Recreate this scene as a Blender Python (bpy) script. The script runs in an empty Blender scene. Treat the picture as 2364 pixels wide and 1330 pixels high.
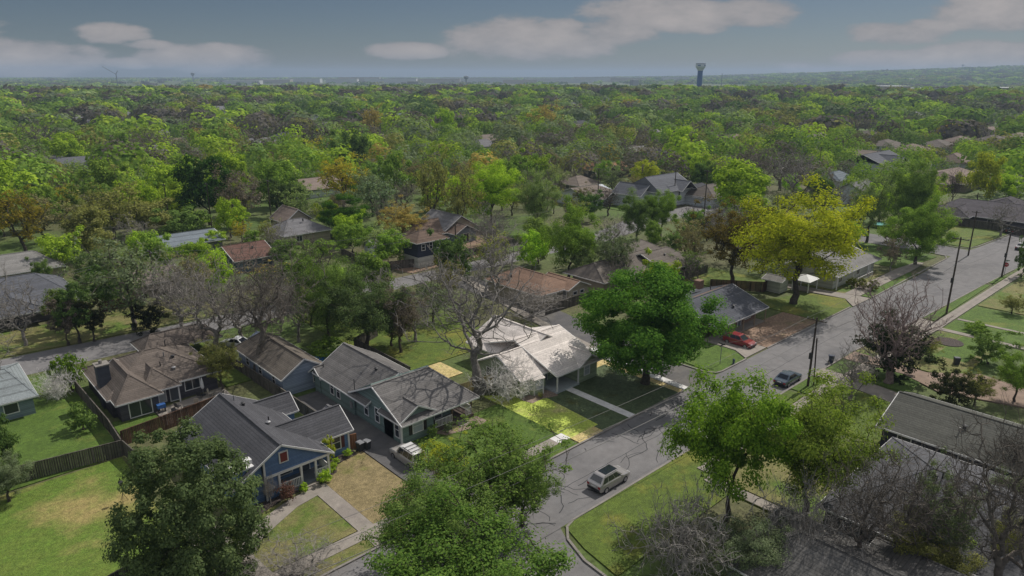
import bpy, math, random
import numpy as np
from mathutils import Vector, Matrix
R = math.radians
# ------------------------------------------------------------------ camera, sky, sun, exposure
S = bpy.context.scene
COL = S.collection
EYE = 38.0                      # flying height over the street
PSI = R(47.3)                   # heading, measured from the street axis (+X runs along the street)
TH = math.atan(490 / 1600)      # look-down angle
RT = Vector((math.sin(PSI), -math.cos(PSI), 0)); FW = Vector((math.cos(PSI), math.sin(PSI), 0)); UP = Vector((0, 0, 1))
fwd = FW * math.cos(TH) - UP * math.sin(TH); upv = FW * math.sin(TH) + UP * math.cos(TH)
cd = bpy.data.cameras.new('camera'); cam = bpy.data.objects.new('camera', cd); COL.objects.link(cam)
cd.sensor_width = 36; cd.lens = 36 * 1600 / 2364; cd.clip_start = 0.5; cd.clip_end = 40000
m = Matrix((RT, upv, -fwd)).transposed().to_4x4(); m.translation = (0, 0, EYE); cam.matrix_world = m
S.camera = cam

SUN_DIR = Vector((1, 0.03, 1.22)).normalized()       # towards the sun
sd = bpy.data.lights.new('sun', 'SUN'); sun = bpy.data.objects.new('sun', sd); COL.objects.link(sun)
sd.energy = 4.7; sd.angle = R(0.5); sd.color = (1, .95, .87)
sun.rotation_euler = SUN_DIR.to_track_quat('Z', 'Y').to_euler()
S.view_settings.view_transform = 'Standard'; S.view_settings.look = 'None'; S.view_settings.gamma = 1
S.view_settings.exposure = -0.42
S.cycles.max_bounces = 5; S.cycles.diffuse_bounces = 3; S.cycles.glossy_bounces = 2; S.cycles.transmission_bounces = 3
S.cycles.volume_bounces = 0; S.cycles.caustics_reflective = False; S.cycles.caustics_refractive = False
S.cycles.use_denoising = True

def at(x, y, z=0.0):
    """the point of the place seen at photo pixel x, y, at height z"""
    d = RT * ((x - 1182) / 1600) + upv * ((665 - y) / 1600) + fwd
    t = (z - EYE) / d.z
    return (d.x * t, d.y * t)
def mpp(p, z=0):               # metres per photo pixel at a point
    return (Vector((p[0], p[1], z)) - Vector((0, 0, EYE))).dot(fwd) / 1600

W = bpy.data.worlds.new('World'); S.world = W; W.use_nodes = True
nt = W.node_tree; N = nt.nodes; L = nt.links
def nd(t, **k):
    n = N.new(t)
    for a, b in k.items(): setattr(n, a, b)
    return n
def mth(op, a, b=None, c=None):
    n = nd('ShaderNodeMath', operation=op)
    for i, v in enumerate((a, b, c)):
        if v is None: continue
        if isinstance(v, (int, float)): n.inputs[i].default_value = v
        else: L.new(v, n.inputs[i])
    return n.outputs[0]
bgn = N['Background']
sky = nd('ShaderNodeTexSky', sky_type='NISHITA'); sky.sun_disc = False
sky.sun_elevation = math.asin(SUN_DIR.z); sky.sun_rotation = math.atan2(SUN_DIR.x, SUN_DIR.y)
sky.altitude = 100; sky.air_density = 0.75; sky.dust_density = 0.6; sky.ozone_density = 2.5
tc = nd('ShaderNodeTexCoord')
def dotv(v):
    n = nd('ShaderNodeVectorMath', operation='DOT_PRODUCT'); L.new(tc.outputs['Generated'], n.inputs[0]); n.inputs[1].default_value = v; return n.outputs['Value']
fd = mth('MAXIMUM', dotv(FW), 0.05)
ta = mth('DIVIDE', dotv(RT), fd); te = mth('DIVIDE', dotv(UP), fd)
cmb = nd('ShaderNodeCombineXYZ'); L.new(ta, cmb.inputs[0]); L.new(mth('MULTIPLY', te, 2.6), cmb.inputs[1])
nz = nd('ShaderNodeTexNoise'); nz.inputs['Scale'].default_value = 9; nz.inputs['Detail'].default_value = 9; nz.inputs['Roughness'].default_value = .62
L.new(cmb.outputs[0], nz.inputs['Vector'])
nz2 = nd('ShaderNodeTexNoise'); nz2.inputs['Scale'].default_value = 22; nz2.inputs['Detail'].default_value = 5
L.new(cmb.outputs[0], nz2.inputs['Vector'])
wob = mth('SUBTRACT', mth('ADD', mth('MULTIPLY', nz.outputs['Fac'], .75), mth('MULTIPLY', nz2.outputs['Fac'], .25)), .5)
acc = None
for (x, y, rx, ry, s) in [(60, 142, 165, 40, 1), (20, 110, 60, 20, .6), (255, 77, 78, 19, 1), (345, 103, 50, 10, .8), (470, 134, 140, 28, 1), (300, 146, 60, 12, .9), (940, 117, 85, 17, 1),
        (1230, 92, 190, 42, 1), (1300, 66, 60, 20, 1), (1420, 70, 90, 32, 1), (1560, 34, 200, 34, 1), (1710, 32, 110, 30, 1), (2070, 78, 105, 22, 1), (2150, 60, 70, 14, .8), (2310, 25, 140, 40, 1),
        (2060, 140, 130, 20, .9), (2290, 130, 160, 30, 1), (1900, 158, 110, 12, .5), (-300, 60, 240, 50, 1), (2700, 60, 200, 60, 1)]:
    a, b = (x - 1182) / 1600, (665 - y) / 1600
    q = math.cos(TH) + b * math.sin(TH)
    t0, e0 = a / q, (b * math.cos(TH) - math.sin(TH)) / q
    v = mth('SUBTRACT', 1.0, mth('ADD', mth('POWER', mth('DIVIDE', mth('SUBTRACT', ta, t0), rx / 1600 * 1.2), 2), mth('POWER', mth('DIVIDE', mth('SUBTRACT', te, e0), ry / 1600 * 1.2), 2)))
    v = mth('MULTIPLY', mth('MAXIMUM', v, -3), s)
    acc = v if acc is None else mth('MAXIMUM', acc, v)
cl = mth('ADD', acc, mth('MULTIPLY', wob, 3.2))
mr = nd('ShaderNodeMapRange', interpolation_type='SMOOTHSTEP'); L.new(cl, mr.inputs[0])
mr.inputs[1].default_value = -.1; mr.inputs[2].default_value = .55; mr.inputs[3].default_value = 0; mr.inputs[4].default_value = .9
mix = nd('ShaderNodeMix', data_type='RGBA'); L.new(mr.outputs[0], mix.inputs[0])
hs = nd('ShaderNodeHueSaturation'); hs.inputs['Saturation'].default_value = 1.02; hs.inputs['Value'].default_value = .45
L.new(sky.outputs[0], hs.inputs['Color'])
cc = nd('ShaderNodeMix', data_type='RGBA'); L.new(mth('MULTIPLY_ADD', cl, .55, mth('MULTIPLY', wob, 1.2)), cc.inputs[0]); cc.inputs[6].default_value = (3.6, 3.45, 3.5, 1); cc.inputs[7].default_value = (6.4, 5.7, 5.35, 1)
L.new(hs.outputs[0], mix.inputs[6]); L.new(cc.outputs[2], mix.inputs[7])
el = dotv(UP)
ovn = nd('ShaderNodeTexNoise'); ovn.inputs['Scale'].default_value = 2.2; ovn.inputs['Detail'].default_value = 6; L.new(tc.outputs['Generated'], ovn.inputs['Vector'])  # bright cloud bank above the view, added as fill light
ovr = nd('ShaderNodeMapRange', interpolation_type='SMOOTHSTEP'); L.new(ovn.outputs['Fac'], ovr.inputs[0]); ovr.inputs[1].default_value = .44; ovr.inputs[2].default_value = .58
ovl = nd('ShaderNodeMapRange', interpolation_type='SMOOTHSTEP'); L.new(el, ovl.inputs[0]); ovl.inputs[1].default_value = .16; ovl.inputs[2].default_value = .34
mix2 = nd('ShaderNodeMix', data_type='RGBA'); L.new(mth('MULTIPLY', ovr.outputs[0], ovl.outputs[0]), mix2.inputs[0]); L.new(mix.outputs[2], mix2.inputs[6]); mix2.inputs[7].default_value = (9.4, 9.5, 9.8, 1)
L.new(mix2.outputs[2], bgn.inputs[0]); bgn.inputs[1].default_value = 0.1

# ------------------------------------------------------------------ materials
MATS = {}
def node_mat(name):
    m_ = bpy.data.materials.new(name); m_.use_nodes = True
    return m_, m_.node_tree.nodes, m_.node_tree.links, m_.node_tree.nodes['Principled BSDF']
def surf(name, c1, c2=None, scale=1.0, rough=.85, c3=None, s3=.12, t3=.55, bump=0, rows=0, rowdark=.8, metal=0, spec=.3, fine=0, planks=0, fc=.4):
    """two-tone noise surface; c3 = patches at a larger scale; rows = courses by height; planks = boards along x+y"""
    if name in MATS: return MATS[name]
    m_, n, l, b = node_mat(name)
    b.inputs['Roughness'].default_value = rough; b.inputs['Metallic'].default_value = metal; b.inputs['Specular IOR Level'].default_value = spec
    c2 = c2 or tuple(x * .8 for x in c1)
    g = n.new('ShaderNodeNewGeometry')
    def noise(sc, det=6, ro=.6):
        t = n.new('ShaderNodeTexNoise'); t.inputs['Scale'].default_value = sc; t.inputs['Detail'].default_value = det; t.inputs['Roughness'].default_value = ro
        l.new(g.outputs['Position'], t.inputs['Vector']); return t
    def rng(src, lo, hi):
        r_ = n.new('ShaderNodeMapRange'); l.new(src, r_.inputs[0]); r_.inputs[1].default_value = lo; r_.inputs[2].default_value = hi; return r_.outputs[0]
    def mx(f, a, bb):
        x = n.new('ShaderNodeMix'); x.data_type = 'RGBA'
        l.new(f, x.inputs[0])
        for i, v in ((6, a), (7, bb)):
            if isinstance(v, tuple): x.inputs[i].default_value = (*v, 1)
            else: l.new(v, x.inputs[i])
        return x.outputs[2]
    t1 = noise(scale, 8, .65)
    c = mx(rng(t1.outputs['Fac'], .32, .68), c1, c2)
    if c3:
        t3n = noise(s3, 6, .6); c = mx(rng(t3n.outputs['Fac'], t3 - .07, t3 + .07), c, c3)
    def mul(cc, f, lo):
        x = n.new('ShaderNodeMix'); x.data_type = 'RGBA'; x.blend_type = 'MULTIPLY'; x.inputs[0].default_value = 1
        l.new(cc, x.inputs[6]); l.new(rng(f, 0, 1) if lo is None else f, x.inputs[7]); return x.outputs[2]
    def mm(op, a, bb):
        q = n.new('ShaderNodeMath'); q.operation = op
        for i, v in enumerate((a, bb)):
            if isinstance(v, (int, float)): q.inputs[i].default_value = v
            else: l.new(v, q.inputs[i])
        return q.outputs[0]
    if fine:
        t4 = noise(fine, 3, .7); r4 = n.new('ShaderNodeMapRange'); l.new(t4.outputs['Fac'], r4.inputs[0])
        r4.inputs[1].default_value = .3; r4.inputs[2].default_value = .7; r4.inputs[3].default_value = 1 - fc; r4.inputs[4].default_value = 1 + fc * .85
        c = mul(c, r4.outputs[0], 0)
    if name.startswith(('grass', 'dirt', 'earth')):
        t5 = noise(2.3, 5, .75); r5 = n.new('ShaderNodeMapRange'); l.new(t5.outputs['Fac'], r5.inputs[0]); r5.inputs[1].default_value = .33; r5.inputs[2].default_value = .67; r5.inputs[3].default_value = .68; r5.inputs[4].default_value = 1.25
        c = mul(c, r5.outputs[0], 0)
    if name.startswith(('road', 'asphalt', 'concrete')):
        t5 = noise(.9, 7, .7); r5 = n.new('ShaderNodeMapRange'); l.new(t5.outputs['Fac'], r5.inputs[0]); r5.inputs[1].default_value = .34; r5.inputs[2].default_value = .66; r5.inputs[3].default_value = .86; r5.inputs[4].default_value = 1.1
        c = mul(c, r5.outputs[0], 0)
    if rows or planks:
        sp = n.new('ShaderNodeSeparateXYZ'); l.new(g.outputs['Position'], sp.inputs[0])
        src = sp.outputs[2] if rows else mm('ADD', sp.outputs[0], sp.outputs[1])
        k = mm('DIVIDE', src, rows or planks); fr = mm('FRACT', k, 0)
        e = mm('LESS_THAN', fr, .22)
        wn = n.new('ShaderNodeTexWhiteNoise'); wn.noise_dimensions = '1D'; l.new(mm('FLOOR', k, 0), wn.inputs['W'])
        v = mm('MULTIPLY', mm('SUBTRACT', 1, mm('MULTIPLY', e, 1 - rowdark)), mm('ADD', .86 if rows else .7, mm('MULTIPLY', wn.outputs['Value'], .28 if rows else .6)))
        c = mul(c, v, 0)
    l.new(c, b.inputs['Base Color'])
    if bump:
        bn = n.new('ShaderNodeBump'); bn.inputs['Strength'].default_value = bump; bn.inputs['Distance'].default_value = .15
        tb = noise(fine or scale * 3, 4, .7); l.new(tb.outputs['Fac'], bn.inputs['Height']); l.new(bn.outputs[0], b.inputs['Normal'])
    MATS[name] = m_; return m_
def plain(name, c, rough=.5, metal=0, spec=.5, coat=0):
    if name in MATS: return MATS[name]
    m_, n, l, b = node_mat(name)
    g = n.new('ShaderNodeNewGeometry'); t = n.new('ShaderNodeTexNoise'); t.inputs['Scale'].default_value = 3; t.inputs['Detail'].default_value = 5
    l.new(g.outputs['Position'], t.inputs['Vector'])
    x = n.new('ShaderNodeMix'); x.data_type = 'RGBA'; l.new(t.outputs['Fac'], x.inputs[0])
    x.inputs[6].default_value = (*[k * .85 for k in c], 1); x.inputs[7].default_value = (*[min(1, k * 1.12) for k in c], 1)
    l.new(x.outputs[2], b.inputs['Base Color'])
    b.inputs['Roughness'].default_value = rough; b.inputs['Metallic'].default_value = metal; b.inputs['Specular IOR Level'].default_value = spec
    b.inputs['Coat Weight'].default_value = coat; b.inputs['Coat Roughness'].default_value = .08
    MATS[name] = m_; return m_
def leaf_mat(name, attr=None, transl=.4, var=.35):
    m_ = bpy.data.materials.new(name); m_.use_nodes = True; n = m_.node_tree.nodes; l = m_.node_tree.links; n.clear()
    out = n.new('ShaderNodeOutputMaterial'); d = n.new('ShaderNodeBsdfDiffuse'); t = n.new('ShaderNodeBsdfTranslucent'); mx = n.new('ShaderNodeMixShader')
    g = n.new('ShaderNodeNewGeometry')
    if attr:
        a = n.new('ShaderNodeAttribute'); a.attribute_name = attr; src = a.outputs['Color']
    else:
        a = n.new('ShaderNodeObjectInfo'); src = a.outputs['Color']
    r_ = n.new('ShaderNodeMapRange'); l.new(g.outputs['Random Per Island'], r_.inputs[0]); r_.inputs[3].default_value = 1 - var; r_.inputs[4].default_value = 1 + var
    x = n.new('ShaderNodeMix'); x.data_type = 'RGBA'; x.blend_type = 'MULTIPLY'; x.inputs[0].default_value = 1
    l.new(src, x.inputs[6]); l.new(r_.outputs[0], x.inputs[7])
    hu = n.new('ShaderNodeHueSaturation'); h2 = n.new('ShaderNodeMapRange'); l.new(g.outputs['Random Per Island'], h2.inputs[0]); h2.inputs[3].default_value = .515; h2.inputs[4].default_value = .485
    l.new(h2.outputs[0], hu.inputs['Hue']); l.new(x.outputs[2], hu.inputs['Color'])
    tt = n.new('ShaderNodeMix'); tt.data_type = 'RGBA'; tt.blend_type = 'MULTIPLY'; tt.inputs[0].default_value = 1
    l.new(hu.outputs[0], tt.inputs[6]); tt.inputs[7].default_value = (1.15, 1.2, .6, 1)
    l.new(hu.outputs[0], d.inputs[0]); l.new(tt.outputs[2], t.inputs[0]); mx.inputs[0].default_value = transl
    l.new(d.outputs[0], mx.inputs[1]); l.new(t.outputs[0], mx.inputs[2]); l.new(mx.outputs[0], out.inputs[0])
    return m_
LEAF = leaf_mat('leaf'); LEAF_FAR = leaf_mat('leaf_far', 'col', .3, .15)
def bark_mat(name):
    m_, n, l, b = node_mat(name); b.inputs['Roughness'].default_value = .95; b.inputs['Specular IOR Level'].default_value = .1
    a = n.new('ShaderNodeObjectInfo'); t = n.new('ShaderNodeTexNoise'); t.inputs['Scale'].default_value = 3; t.inputs['Detail'].default_value = 5
    g = n.new('ShaderNodeNewGeometry'); l.new(g.outputs['Position'], t.inputs['Vector'])
    r_ = n.new('ShaderNodeMapRange'); l.new(t.outputs['Fac'], r_.inputs[0]); r_.inputs[1].default_value = .3; r_.inputs[2].default_value = .7; r_.inputs[3].default_value = .6; r_.inputs[4].default_value = 1.4
    x = n.new('ShaderNodeMix'); x.data_type = 'RGBA'; x.blend_type = 'MULTIPLY'; x.inputs[0].default_value = 1
    l.new(a.outputs['Color'], x.inputs[6]); l.new(r_.outputs[0], x.inputs[7]); l.new(x.outputs[2], b.inputs['Base Color']); return m_
BARK = bark_mat('bark')

GRASS = surf('grass', (.125, .18, .026), (.085, .125, .022), .6, c3=(.2, .2, .035), s3=.16, t3=.57, fine=9, bump=.5)
GRASS_GREEN = surf('grass_green', (.105, .175, .026), (.072, .125, .02), .5, c3=(.17, .2, .04), s3=.2, t3=.62, fine=9, bump=.5)
GRASS_DRY = surf('grass_dry', (.3, .235, .12), (.22, .175, .085), .8, c3=(.16, .17, .04), s3=.22, t3=.66, fine=8, bump=.5)
GRASS_MIX = surf('grass_mix', (.23, .2, .085), (.16, .17, .05), .5, c3=(.1, .16, .022), s3=.2, t3=.54, fine=8, bump=.5)
GRASS_LEFT = surf('grass_left', (.11, .19, .024), (.14, .19, .032), .35, c3=(.33, .265, .1), s3=.085, t3=.575, fine=8, bump=.5)
GRASS_PAINTED_LIT = surf('grass_bright', (.5, .59, .11), (.36, .46, .075), .7, c3=(.55, .47, .22), s3=.17, t3=.6, fine=7, bump=.5)  # highlight over the lot put into the lawn colour
GRASS_PAINTED_SHADE = surf('grass_lush', (.11, .145, .07), (.075, .105, .05), .8, c3=(.09, .1, .03), s3=.3, t3=.62, fine=7, bump=.5)  # shade cast by the maple, painted as a darker lawn colour
GRASS_STRAW_PAINTED_LIT = surf('grass_straw', (.66, .52, .26), (.52, .42, .17), .8, c3=(.38, .44, .09), s3=.3, t3=.64, fine=7, bump=.5)  # straw lawn, its colour lightened to carry the lot's highlight
DIRT = surf('dirt', (.3, .2, .14), (.23, .16, .115), .7, c3=(.17, .15, .07), s3=.25, t3=.62, fine=6, bump=.4)
MULCH = surf('mulch', (.055, .042, .038), (.1, .08, .07), 5, fine=14, bump=.6)
ROAD = surf('road', (.21, .2, .2), (.175, .17, .172), .35, c3=(.15, .145, .148), s3=.12, t3=.6, fine=12, fc=.13, rough=.9)
ASPH = surf('asphalt_old', (.13, .125, .125), (.1, .097, .1), .5, c3=(.16, .15, .14), s3=.2, t3=.55, fine=12, fc=.13, rough=.9)
CONC = surf('concrete', (.33, .29, .255), (.27, .245, .215), .6, c3=(.24, .21, .19), s3=.25, t3=.62, fine=10, fc=.13, rough=.9)
CONC_PAINTED_LIT = surf('concrete_pale', (.8, .78, .76), (.7, .68, .67), 1, fine=10, fc=.13, rough=.9)  # lit copy of the concrete: the lot's highlight is in the colour
KERB = surf('kerb_concrete', (.3, .275, .25), (.2, .185, .17), 1.2, fine=8, fc=.13, rough=.9)
TAR = plain('tar', (.025, .025, .028), .6)
WHITE = plain('white_paint', (.72, .71, .7), .55, spec=.3)
GLASS = plain('window_glass', (.03, .035, .045), .12, spec=.7)
BLIND = plain('window_blind', (.4, .43, .46), .35)
DARK = plain('dark_metal', (.03, .03, .033), .5)
BLACK = plain('black_plastic', (.02, .02, .022), .6)
GREYM = plain('grey_metal', (.3, .3, .31), .45, metal=.5)
POLEW = surf('pole_wood', (.085, .065, .05), (.05, .04, .032), 2, rough=.95)
FENCE_OLD = surf('fence_weathered', (.16, .14, .12), (.08, .072, .062), 1.5, rough=.95, planks=.21, rowdark=.35)
FENCE_BROWN = surf('fence_brown', (.14, .075, .048), (.08, .045, .03), 1.5, rough=.9, planks=.2, rowdark=.35)
FENCE_NEW = surf('fence_new', (.62, .5, .27), (.5, .4, .2), 1.5, rough=.9, planks=.2, rowdark=.6)

# ------------------------------------------------------------------ mesh helpers
class MB:
    def __init__(s): s.v = []; s.f = []
    def add(s, vs, fs):
        o = len(s.v); s.v += [tuple(p) for p in vs]; s.f += [tuple(i + o for i in f) for f in fs]; return s
    def box(s, x0, x1, y0, y1, z0, z1):
        return s.add([(x0, y0, z0), (x1, y0, z0), (x1, y1, z0), (x0, y1, z0), (x0, y0, z1), (x1, y0, z1), (x1, y1, z1), (x0, y1, z1)],
                     [(3, 2, 1, 0), (4, 5, 6, 7), (0, 1, 5, 4), (1, 2, 6, 5), (2, 3, 7, 6), (3, 0, 4, 7)])
    def prism(s, poly, z0, z1):
        n = len(poly)
        ar = sum(poly[i][0] * poly[(i + 1) % n][1] - poly[(i + 1) % n][0] * poly[i][1] for i in range(n))
        if ar < 0: poly = poly[::-1]
        return s.add([(x, y, z0) for x, y in poly] + [(x, y, z1) for x, y in poly],
                     [tuple(range(n - 1, -1, -1)), tuple(range(n, 2 * n))] + [(i, (i + 1) % n, n + (i + 1) % n, n + i) for i in range(n)])
    def beam(s, p, q, w, h, up=(0, 0, 1)):
        p, q = Vector(p), Vector(q); d = (q - p).normalized(); a = d.cross(Vector(up))
        a = (a if a.length > 1e-4 else Vector((1, 0, 0))).normalized(); b = a.cross(d).normalized(); a *= w / 2; b *= h / 2
        return s.add([p - a - b, p + a - b, p + a + b, p - a + b, q - a - b, q + a - b, q + a + b, q - a + b],
                     [(0, 1, 2, 3), (7, 6, 5, 4), (0, 4, 5, 1), (1, 5, 6, 2), (2, 6, 7, 3), (3, 7, 4, 0)])
    def tube(s, pts, r, n=8, r1=None):
        pts = [Vector(p) for p in pts]; k = len(pts); vs = []; fs = []
        for i, p in enumerate(pts):
            d = (pts[min(i + 1, k - 1)] - pts[max(i - 1, 0)]).normalized()
            a = d.cross(Vector((0, 0, 1))); a = a.normalized() if a.length > 1e-3 else Vector((1, 0, 0)); b = d.cross(a)
            rr = r if r1 is None else r + (r1 - r) * i / (k - 1)
            vs += [p + (a * math.cos(j * 2 * math.pi / n) + b * math.sin(j * 2 * math.pi / n)) * rr for j in range(n)]
        for i in range(k - 1):
            fs += [(i * n + j, i * n + (j + 1) % n, (i + 1) * n + (j + 1) % n, (i + 1) * n + j) for j in range(n)]
        fs += [tuple(range(n - 1, -1, -1)), tuple(range((k - 1) * n, k * n))]
        return s.add(vs, fs)
    def lathe(s, c, prof, n=16):
        vs = []; fs = []
        for z, r in prof: vs += [(c[0] + r * math.cos(j * 2 * math.pi / n), c[1] + r * math.sin(j * 2 * math.pi / n), c[2] + z) for j in range(n)]
        k = len(prof)
        for i in range(k - 1): fs += [(i * n + j, i * n + (j + 1) % n, (i + 1) * n + (j + 1) % n, (i + 1) * n + j) for j in range(n)]
        fs += [tuple(range(n - 1, -1, -1)), tuple(range((k - 1) * n, k * n))]
        return s.add(vs, fs)
    def build(s, name, mat, parent=None, local=False, smooth=False):
        me = bpy.data.meshes.new(name)
        off = Vector((0, 0, 0)) if (local or parent is None) else wloc(parent)
        me.from_pydata([(x - off.x, y - off.y, z - off.z) for x, y, z in s.v], [], s.f)
        if smooth: me.shade_smooth()
        me.materials.append(mat); o = bpy.data.objects.new(name, me); COL.objects.link(o)
        if parent is not None: o.parent = parent
        return o
def wloc(o):
    v = Vector(o.location)
    while o.parent: o = o.parent; v += o.location
    return v
def thing(name, label, cat, loc=(0, 0, 0), rz=0, group=None):
    o = bpy.data.objects.new(name, None); COL.objects.link(o); o.location = loc; o.rotation_euler = (0, 0, rz); o.empty_display_size = .3
    return tag(o, label, cat, group)
def tag(o, label, cat, group=None):
    o['label'] = label; o['category'] = cat
    if group: o['group'] = group
    return o
def struct(o): o['kind'] = 'structure'; return o
def ground(name, poly, mat, z, z0=0.0):
    return struct(MB().prism(poly, z0, z).build(name, mat))
def rect(u0, u1, v0, v1): return [(u0, v0), (u1, v0), (u1, v1), (u0, v1)]
def copy_tree(o, parent=None):
    c = o.copy(); COL.objects.link(c)
    if parent is not None: c.parent = parent
    for ch in o.children: copy_tree(ch, c)
    return c

# ------------------------------------------------------------------ terrain, roads, lots
rng = np.random.default_rng(5)
def hill(x, y):
    """far land: level, a low rise on the right, a faint lift at the rim"""
    d = np.hypot(x, y); a = (x * RT.x + y * RT.y) / np.maximum(1, x * FW.x + y * FW.y)
    sm = lambda t: np.clip(t, 0, 1) ** 2 * (3 - 2 * np.clip(t, 0, 1))
    h = sm((d - 2500) / 3200) * (9 + 88 * sm((a - .02) / .85)) + 11 * np.exp(-((d - 1150) / 380) ** 2) - 4 * sm((d - 1500) / 400) * (1 - sm((d - 2500) / 600))
    return h + sm((d - 1500) / 2000) * 2.5 * np.sin(x / 310) * np.cos(y / 270)
ng, nr = 160, 90
ang = np.linspace(-1.25, 1.25, ng) + PSI
rad = np.concatenate([[0.0], np.geomspace(60, 9000, nr - 1)])
A_, R_ = np.meshgrid(ang, rad); X_ = (R_ * np.cos(A_) - 25 * FW.x).ravel(); Y_ = (R_ * np.sin(A_) - 25 * FW.y).ravel()
Z_ = np.where(np.hypot(X_, Y_) > 600, hill(X_, Y_), 0)
idx = np.arange(ng * nr).reshape(nr, ng)
qf = np.stack([idx[:-1, :-1], idx[1:, :-1], idx[1:, 1:], idx[:-1, 1:]], -1).reshape(-1, 4)
def np_mesh(name, verts, quads, mat, col=None, link=True, smooth=False):
    me = bpy.data.meshes.new(name); nv, nf = len(verts), len(quads); k = quads.shape[1]
    me.vertices.add(nv); me.vertices.foreach_set('co', np.ascontiguousarray(verts, dtype=np.float32).ravel())
    me.loops.add(nf * k); me.loops.foreach_set('vertex_index', np.ascontiguousarray(quads, dtype=np.int32).ravel())
    me.polygons.add(nf); me.polygons.foreach_set('loop_start', np.arange(0, nf * k, k, dtype=np.int32))
    me.update(calc_edges=True)
    if smooth: me.shade_smooth()
    if col is not None:
        at_ = me.attributes.new('col', 'FLOAT_COLOR', 'FACE'); at_.data.foreach_set('color', np.ascontiguousarray(col, dtype=np.float32).ravel())
    me.materials.append(mat)
    if not link: return me
    o = bpy.data.objects.new(name, me); COL.objects.link(o); return o
EARTH = surf('earth', (.11, .125, .045), (.14, .12, .07), .12, c3=(.09, .14, .03), s3=.03, t3=.5, fine=1.2, bump=.3)
struct(np_mesh('ground', np.stack([X_, Y_, Z_], 1), qf, EARTH, smooth=True))

def strip(top, bot): return top + bot[::-1]
KL = [(-60, 43.8), (70.8, 43.8), (77.2, 43.8), (110, 43.7), (125, 43.1), (150, 42.6), (171, 43.2), (186, 41.5), (235, 38), (330, 30)]
KR = [(-60, 35.4), (29, 35.4), (38.6, 35.4), (80, 35.2), (100, 34.9), (115, 33.9), (125, 33.2), (152, 31.9), (172, 30.6), (235, 27), (330, 19)]
ground('street', strip(KL, KR), ROAD, .006, -.2)
ground('side_street', [(71.2, 43.9), (77.0, 43.9), (76.8, 50), (78.5, 60), (81.5, 78), (84, 104), (77.5, 104), (76, 78), (73.6, 64), (71.6, 52)], ASPH, .005, -.2)
ground('back_street', [(-40, 107), (36, 105.2), (88, 105.2), (126, 104), (160, 108), (200, 108), (200, 116), (158, 119), (126, 110.5), (88, 111), (36, 112.5), (-40, 118)], ROAD, .009, -.2)
ground('cross_street', [(171.3, 42.8), (180.5, 42.3), (182, 60), (183, 107), (172, 107), (171, 60)], ROAD, .010, -.2)
ground('south_street', [(29, 35.5), (38.5, 35.5), (37.6, 33.8), (36.6, 31), (36.0, 10), (26.5, 10), (27.2, 31), (28.2, 34)], ROAD, .010, -.2)
Z0 = .10
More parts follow.
